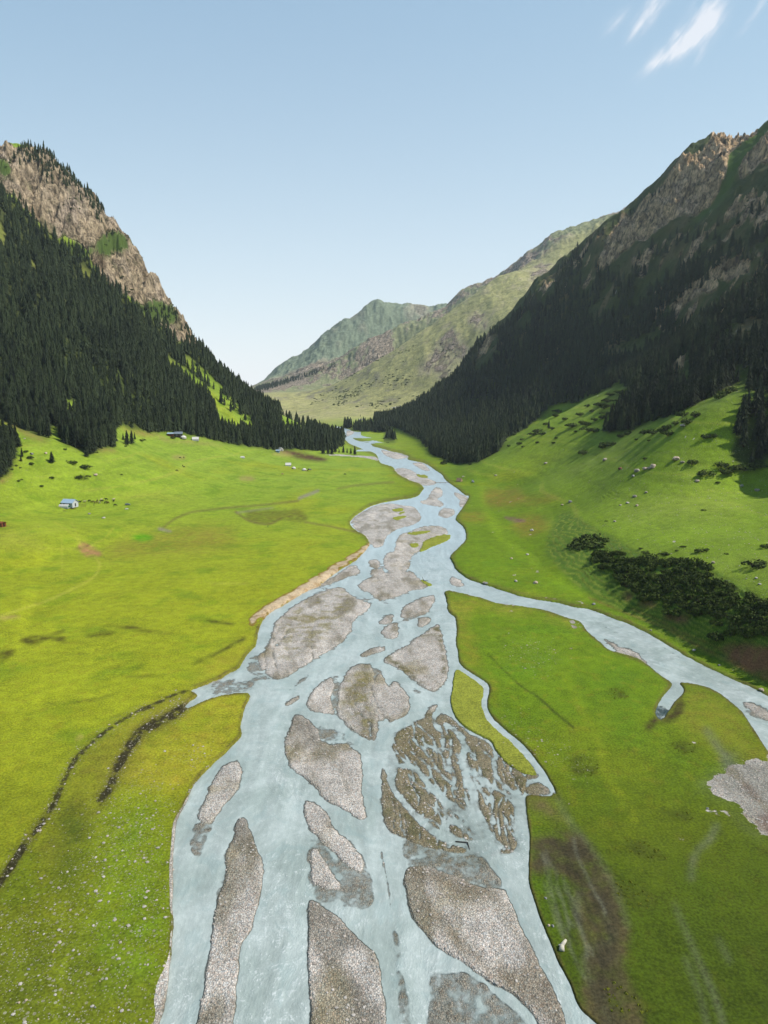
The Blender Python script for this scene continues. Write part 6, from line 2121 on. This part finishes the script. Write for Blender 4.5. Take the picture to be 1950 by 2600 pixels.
def planks(c, x_, y_, lpx, label, rz, mat, n_=4, nm='plank_stack'):
    p = ground(c, x_, y_)
    L = lpx / CROPS[c][2] / FS * p.length
    root = empty(nm, tuple(p), rz)
    tag(root, label, 'planks')
    r_ = random.Random(int(x_))
    for i in range(n_):
        b = MB().box(-L / 2, L / 2, -.14, .14, 0, .08)
        o = b.build('plank', mat, root)
        o.location = (r_.uniform(-.3, .3), (i % 3 - 1) * .34 + r_.uniform(-.05, .05), .03 + .09 * (i // 3))
        o.rotation_euler = (0, 0, r_.uniform(-.12, .12))
    return root


planks('c13', 858, 350, 46, 'pale yellow planks lying in the grass right of the small white tent', -.35, pwood, 6)
planks('c13', 1165, 385, 52, 'pale planks stacked behind the white riverside tent', 0, pwood, 6)
planks('c13', 705, 322, 18, 'short pale boards lying left of the small white tent', .5, pwood, 3)
planks('c14', 340, 425, 50, 'grey boards dropped in the grass below the tunnel tent', .2, wood, 4)
planks('c14', 480, 400, 60, 'brown boards leaning about the gate of the white house', .3, rwood, 4)
planks('c12', 60, 1474, 60, 'grey boards on the ground right of the brown shed', 0, wood, 3)
# log footbridge across the upper river
a, b = ground('c9', 1120, 985), ground('c9', 1262, 980)
root = empty('footbridge', tuple(a))
tag(root, 'thin log footbridge crossing the upper river to the tan tent', 'footbridge')
d = b - a
pd = Vector((-d.y, d.x, 0)).normalized()
for s_ in (-.35, .35):
    MB().tube(pd * s_ + Vector((0, 0, .7)), d + pd * s_ + Vector((0, 0, .7)), .2, .16).build('log', wood, root)
tk = MB()
for i in range(int(d.length / 1.2)):
    q = d * (i + .5) / int(d.length / 1.2)
    tk.tube(q + pd * -.7 + Vector((0, 0, .95)), q + pd * .7 + Vector((0, 0, .95)), .1, n=5)
tk.build('deck', wood, root)
for t in (.0, .35, .7, 1.0):
    q = d * t
    MB().tube((q.x, q.y, -1.2), (q.x, q.y, .7), .18).build('pier', wood, root)


def vehicle(name, c, x_, y_, label, rz, body, L=4.6, W=1.85, H=1.75, van=False, s=1.0):
    p = ground(c, x_, y_)
    root = empty(name, tuple(p), rz, s)
    tag(root, label, 'van' if van else 'car')
    if van:
        low_ = [(-L / 2, .35), (L / 2 - .1, .35), (L / 2, .6), (L / 2 - .05, 1.05), (L / 2 - .75, 1.2), (-L / 2, 1.15)]
        top_ = [(-L / 2 + .05, 1.15), (L / 2 - .8, 1.18), (L / 2 - 1.35, H + .15), (-L / 2 + .15, H + .18)]
    else:
        low_ = [(-L / 2, .4), (L / 2, .4), (L / 2 + .02, .75), (L / 2 - .15, .98), (L / 2 - 1.2, 1.1), (-L / 2 + .05, 1.08)]
        top_ = [(-L / 2 + .1, 1.08), (L / 2 - 1.25, 1.1), (L / 2 - 1.8, H), (-L / 2 + .35, H)]

    def ext(pts, w, nm, mat, par):
        k = len(pts)
        vs_ = [(x, -w, z) for x, z in pts] + [(x, w, z) for x, z in pts]
        fs_ = [(i, i + k, (i + 1) % k + k, (i + 1) % k) for i in range(k)] + [tuple(range(k)), tuple(range(k, 2 * k))[::-1]]
        return MB().add(vs_, fs_).build(nm, mat, par, bevel=.06)
    bo = ext(low_, W / 2, 'body', body, root)
    ext(top_, W / 2 - .12, 'cabin', body, bo)
    cz = sum(z for _, z in top_) / 4
    cxm = sum(x for x, _ in top_) / 4
    gl = [(cxm + (x - cxm) * .86, cz + (z - cz) * .66) for x, z in top_]
    ext(gl, W / 2 - .10, 'side_windows', glassm, root)
    fwd, top = top_[1], top_[2]
    MB().add([(fwd[0] + .02, -W / 2 + .25, fwd[1] + .08), (fwd[0] + .02, W / 2 - .25, fwd[1] + .08), (top[0] + .07, W / 2 - .3, top[1] - .1), (top[0] + .07, -W / 2 + .3, top[1] - .1)], [(0, 1, 2, 3)]).build('windscreen', glassm, root)
    for sx_ in (-1, 1):
        for sy_ in (-1, 1):
            w_ = MB().tube((sx_ * (L / 2 - .85), sy_ * (W / 2 - .2), .34), (sx_ * (L / 2 - .85), sy_ * (W / 2 + .01), .34), .34, n=16).build('wheel', rubber, root)
            MB().tube((sx_ * (L / 2 - .85), sy_ * (W / 2 + .011), .34), (sx_ * (L / 2 - .85), sy_ * (W / 2 + .03), .34), .2, n=12).build('rim', greymetal, w_)
    for sy_ in (-1, 1):
        MB().box(L / 2 - .05, L / 2 + .04, sy_ * (W / 2 - .35) - .16, sy_ * (W / 2 - .35) + .16, .68, .85).build('headlight', lampg, root)
    MB().box(-L / 2 - .06, L / 2 + .06, -W / 2 + .1, W / 2 - .1, .3, .45).build('bumper', greymetal, root)
    return root


vehicle('parked_car', 'c13', 1348, 443, 'black estate car parked right of the riverside yurts', -.45, blackp, 4.9, 1.9, 1.8)
vehicle('parked_van', 'c9', 1477, 976, 'small silver van parked on the grass right of the tan tent', -1.4, silverp, 4.4, 1.8, 2.0, True, 1.1)
vehicle('parked_car', 'c14', 1240, 345, 'grey car standing right of the cattle on the left meadow', .2, greymetal, 4.3, 1.8, 1.6)


# animals and people: skinned skeletons
def skin_mesh(name, verts, edges, radii, mat, sub_=1):
    me = bpy.data.meshes.new(name)
    me.from_pydata(verts, edges, [])
    o = bpy.data.objects.new(name, me)
    COL.objects.link(o)
    o.modifiers.new('skin', 'SKIN').use_smooth_shade = True
    for i, rr in enumerate(radii):
        me.skin_vertices[0].data[i].radius = rr if isinstance(rr, tuple) else (rr, rr)
    me.skin_vertices[0].data[0].use_root = True
    sb = o.modifiers.new('s', 'SUBSURF')
    sb.levels = sb.render_levels = sub_
    dg = bpy.context.evaluated_depsgraph_get()
    dg.update()
    res = bpy.data.meshes.new_from_object(o.evaluated_get(dg))
    res.name = name
    bpy.data.objects.remove(o)
    res.materials.clear()
    res.materials.append(mat)
    return res


def quadruped(mat, graze, horse=False):
    h = 1.15 if not horse else 1.3
    nz = .35 if graze else (h + .55 if horse else h + .22)
    hx = 1.35 if graze else (1.15 if horse else 1.3)
    V_ = [(0, 0, h), (.45, 0, h), (.75, 0, h + .08), (1.0, 0, (h + .1 + nz) / 2 + .08), (hx, 0, nz + .1), (hx + .32, 0, nz - .12),   # 0-5
          (-.5, 0, h + .02), (-.78, 0, h), (-.92, 0, h - .15), (-.95, 0, h - .75)]
    E = [(0, 1), (1, 2), (2, 3), (3, 4), (4, 5), (0, 6), (6, 7), (7, 8), (8, 9)]
    Rr = [(.30, .36), (.29, .36), (.24, .30), (.15, .2), (.13, .14), (.07, .08), (.29, .34), (.22, .26), (.04, .04), (.05, .05)]
    for sy in (-1, 1):
        b = len(V_)
        V_ += [(.58, sy * .17, h - .3), (.6, sy * .18, .52), (.57, sy * .18, .06), (.64, sy * .18, 0)]
        E += [(1, b), (b, b + 1), (b + 1, b + 2), (b + 2, b + 3)]
        Rr += [(.12, .14), .065, .05, .06]
        b = len(V_)
        V_ += [(-.62, sy * .17, h - .3), (-.5, sy * .18, .78), (-.72, sy * .18, .48), (-.66, sy * .18, .06), (-.58, sy * .18, 0)]
        E += [(6, b), (b, b + 1), (b + 1, b + 2), (b + 2, b + 3), (b + 3, b + 4)]
        Rr += [(.14, .17), .11, .06, .05, .06]
        b = len(V_)
        V_ += [(hx - .06, sy * .1, nz + .2), (hx - .1, sy * .2, nz + .26)]
        E += [(4, b), (b, b + 1)]
        Rr += [.04, .025]
    return skin_mesh('cow' if not horse else 'horse', V_, E, Rr, mat)


cows = {('b', 0): quadruped(hide_black, False), ('b', 1): quadruped(hide_black, True), ('n', 0): quadruped(hide_brown, False), ('n', 1): quadruped(hide_brown, True), ('p', 0): quadruped(hide_pale, False)}
horsem = {('b', 1): quadruped(hide_black, True, True), ('n', 0): quadruped(hide_brown, False, True)}
AN = [('c14', 570, 315, 'b', 0, .0, 'black cow standing just right of the blue roofed house'), ('c14', 635, 312, 'p', 0, .1, 'cream cow second from the blue roofed house'), ('c14', 705, 300, 'b', 1, 2.9, 'black cow grazing at the left of the herd'),
      ('c14', 755, 313, 'n', 1, 3.3, 'brown cow grazing next in the left of the herd'), ('c14', 815, 298, 'n', 0, 1.8, 'brown and pale backed cow at the upper left of the herd'), ('c14', 790, 325, 'n', 1, .4, 'brown cow at the lower left of the herd'),
      ('c14', 845, 322, 'p', 0, 2.4, 'cream cow in the middle of the herd'), ('c14', 880, 305, 'b', 0, .3, 'black cow in the middle of the herd'), ('c14', 868, 285, 'p', 0, 1.2, 'cream cow at the back of the herd'),
      ('c14', 930, 325, 'b', 1, .1, 'black cow at the lower right of the herd'), ('c14', 965, 325, 'n', 0, 3.0, 'brown cow at the lower right of the herd'), ('c14', 940, 278, 'b', 0, 3.1, 'black cow at the upper right of the herd'),
      ('c14', 1042, 280, 'p', 0, .8, 'cream cow apart to the right of the herd'), ('c14', 1045, 300, 'b', 1, 1.6, 'dark cow below the cream one right of the herd'), ('c14', 1062, 362, 'b', 1, .2, 'black cow grazing alone below the herd'),
      ('c13', 255, 345, 'b', 1, 1.0, 'black cow on the bare patch under the forest cabin'), ('c13', 288, 345, 'b', 0, 2.2, 'second black cow on the bare patch under the forest cabin'), ('c13', 228, 455, 'b', 1, .2, 'black cow grazing below the bare patch'),
      ('c13', 278, 413, 'b', 1, 1.8, 'left of two black cows between the bare patch and the grazer'), ('c13', 291, 424, 'b', 0, 2.6, 'right of two black cows between the bare patch and the grazer'), ('c13', 1330, 455, 'n', 1, 2.5, 'brown cow just below the black car'), ('c13', 1643, 485, 'b', 1, .4, 'black cow alone on the meadow near the river')]
for k, (c, x_, y_, col_, gz, rz, lab) in enumerate(AN):
    p = ground(c, x_, y_)
    o = link('cow', cows[(col_, gz)], None, tuple(p), rz, 1.35)
    tag(o, lab, 'cow')
p = ground('c13', 1257, 433)
tag(link('horse', horsem[('n', 0)], None, tuple(p), 1.0, .9), 'brown horse standing between the two riverside yurts', 'horse')


def person(c, x_, y_, label, mat, rz, stride=.18):
    V_ = [(0, 0, .95), (0, 0, 1.2), (0, 0, 1.42), (0, 0, 1.52), (0.01, 0, 1.62), (0.02, 0, 1.72)]
    E = [(0, 1), (1, 2), (2, 3), (3, 4), (4, 5)]
    Rr = [(.16, .12), (.14, .11), (.17, .11), (.055, .055), (.09, .085), (.085, .08)]
    for s_ in (-1, 1):
        b = len(V_)
        V_ += [(0, s_ * .1, .88), (s_ * stride * .5, s_ * .11, .48), (s_ * stride, s_ * .11, .07), (s_ * stride + .15, s_ * .12, .03)]
        E += [(0, b), (b, b + 1), (b + 1, b + 2), (b + 2, b + 3)]
        Rr += [.09, .06, .045, .04]
        b = len(V_)
        V_ += [(0, s_ * .2, 1.38), (-s_ * .05, s_ * .26, 1.1), (-s_ * .02 + .05, s_ * .27, .86), (.08, s_ * .27, .77)]
        E += [(2, b), (b, b + 1), (b + 1, b + 2), (b + 2, b + 3)]
        Rr += [.06, .045, .035, .035]
    me = skin_mesh('person', V_, E, Rr, mat)
    p = ground(c, x_, y_)
    root = link('person', me, None, tuple(p), rz)
    tag(root, label, 'person')
    MB().lathe([(.02, 1.56), (.085, 1.6), (.098, 1.66), (.09, 1.74), (.03, 1.79)], 12).build('head', skinm, root, True)
    MB().lathe([(.1, 1.69), (.1, 1.76), (.06, 1.82), (.01, 1.83)], 12, -.012).build('hair', hide_black, root, True)
    return root


person('c14', 767, 358, 'person in dark clothes walking below the herd', cloth_dark, -1.2)
person('c3', 1129, 562, 'person in teal clothes at the lower edge of the marshy patch', cloth_teal, 1.3)

# pale hay or tarp pile and the campfire bench by the riverside tents
for (c, x_, y_, hw, lab, nm, mt) in [('c14', 1225, 405, 24, 'white sacks piled below the grey car', 'sack_pile', felt), ('c13', 1118, 478, 12, 'small tan heap below the riverside camp', 'sack_pile', tan_canvas),
                                     ('c9', 1385, 925, 14, 'pale bundles behind the tan tent', 'sack_pile', canvas)]:
    p = ground(c, x_, y_)
    w = hw / CROPS[c][2] / FS * p.length
    root = empty(nm, tuple(p), .4, w / 1.2)
    tag(root, lab, 'sacks')
    for i, (dx_, dy_, dz_) in enumerate([(-.7, 0, .2), (.1, .1, .2), (.8, -.1, .2), (-.3, .1, .55), (.45, .05, .55)]):
        o = MB().lathe([(.1, -.2), (.34, -.16), (.42, 0), (.34, .16), (.1, .2)], 12).build('sack', mt, root, True)
        o.location = (dx_, dy_, dz_)
        o.scale = (1.1, .8, 1)

# driftwood on the right bank and a stump on the mid bar
p = ground('c6', 790, 1345)
root = empty('driftwood_log', tuple(p), 0)
tag(root, 'bleached forked driftwood log on the grassy right bank', 'log')
kx = 1 / 1.659 / FS * p.length
MB().tube((-3 * kx, -12 * kx, .25), (4 * kx, 12 * kx, .45), .55, .45, 9).tube((4 * kx, 12 * kx, .45), (30 * kx, 42 * kx, .5), .45, .25, 8).build('trunk', canvas, root, True)
MB().tube((4 * kx, 12 * kx, .45), (-12 * kx, 14 * kx, .5), .3, .12, 7).build('branch', canvas, root, True)
p = ground('c7', 1130, 1245)
root = empty('driftwood_log', tuple(p), 0)
tag(root, 'dark snag sticking up on the grassy tip of the middle bar', 'log')
MB().tube((0, 0, -.3), (-1.2, .6, 2.6), .22, .06, 7).tube((0, 0, .2), (2.4, -1.2, .5), .2, .1, 7).build('trunk', dwood, root, True)
p = ground('c6', 388, 905)
root = empty('driftwood_log', tuple(p), 0)
tag(root, 'dark stranded branch among the braided mud bars', 'log')
MB().tube((-2.6, .6, .5), (.3, .2, .6), .16, .12, 6).tube((.3, .2, .6), (.6, -2.6, .3), .14, .06, 6).build('branch', dwood, root, True)

# ------------------------------------------------------------------ haze between the viewer and the far slopes
hb_ = MB().box(-ys[-1] * us[-1] - 200, ys[-1] * us[-1] + 200, -300, ys[-1] + 60, float(TZ.min()) - 2, float(TZ.max()) + 60)
hz = bpy.data.materials.new('valley_air')
hz.use_nodes = True
hn = hz.node_tree.nodes
hn.clear()
ho = hn.new('ShaderNodeOutputMaterial')
pv = hn.new('ShaderNodeVolumePrincipled')
pv.inputs['Color'].default_value = (.80, .90, 1.0, 1)
pv.inputs['Density'].default_value = 3.2e-5
pv.inputs['Anisotropy'].default_value = .3
hz.node_tree.links.new(pv.outputs[0], ho.inputs['Volume'])
tag(hb_.build('haze', hz), 'thin blue haze filling the valley', 'haze', None, 'stuff')
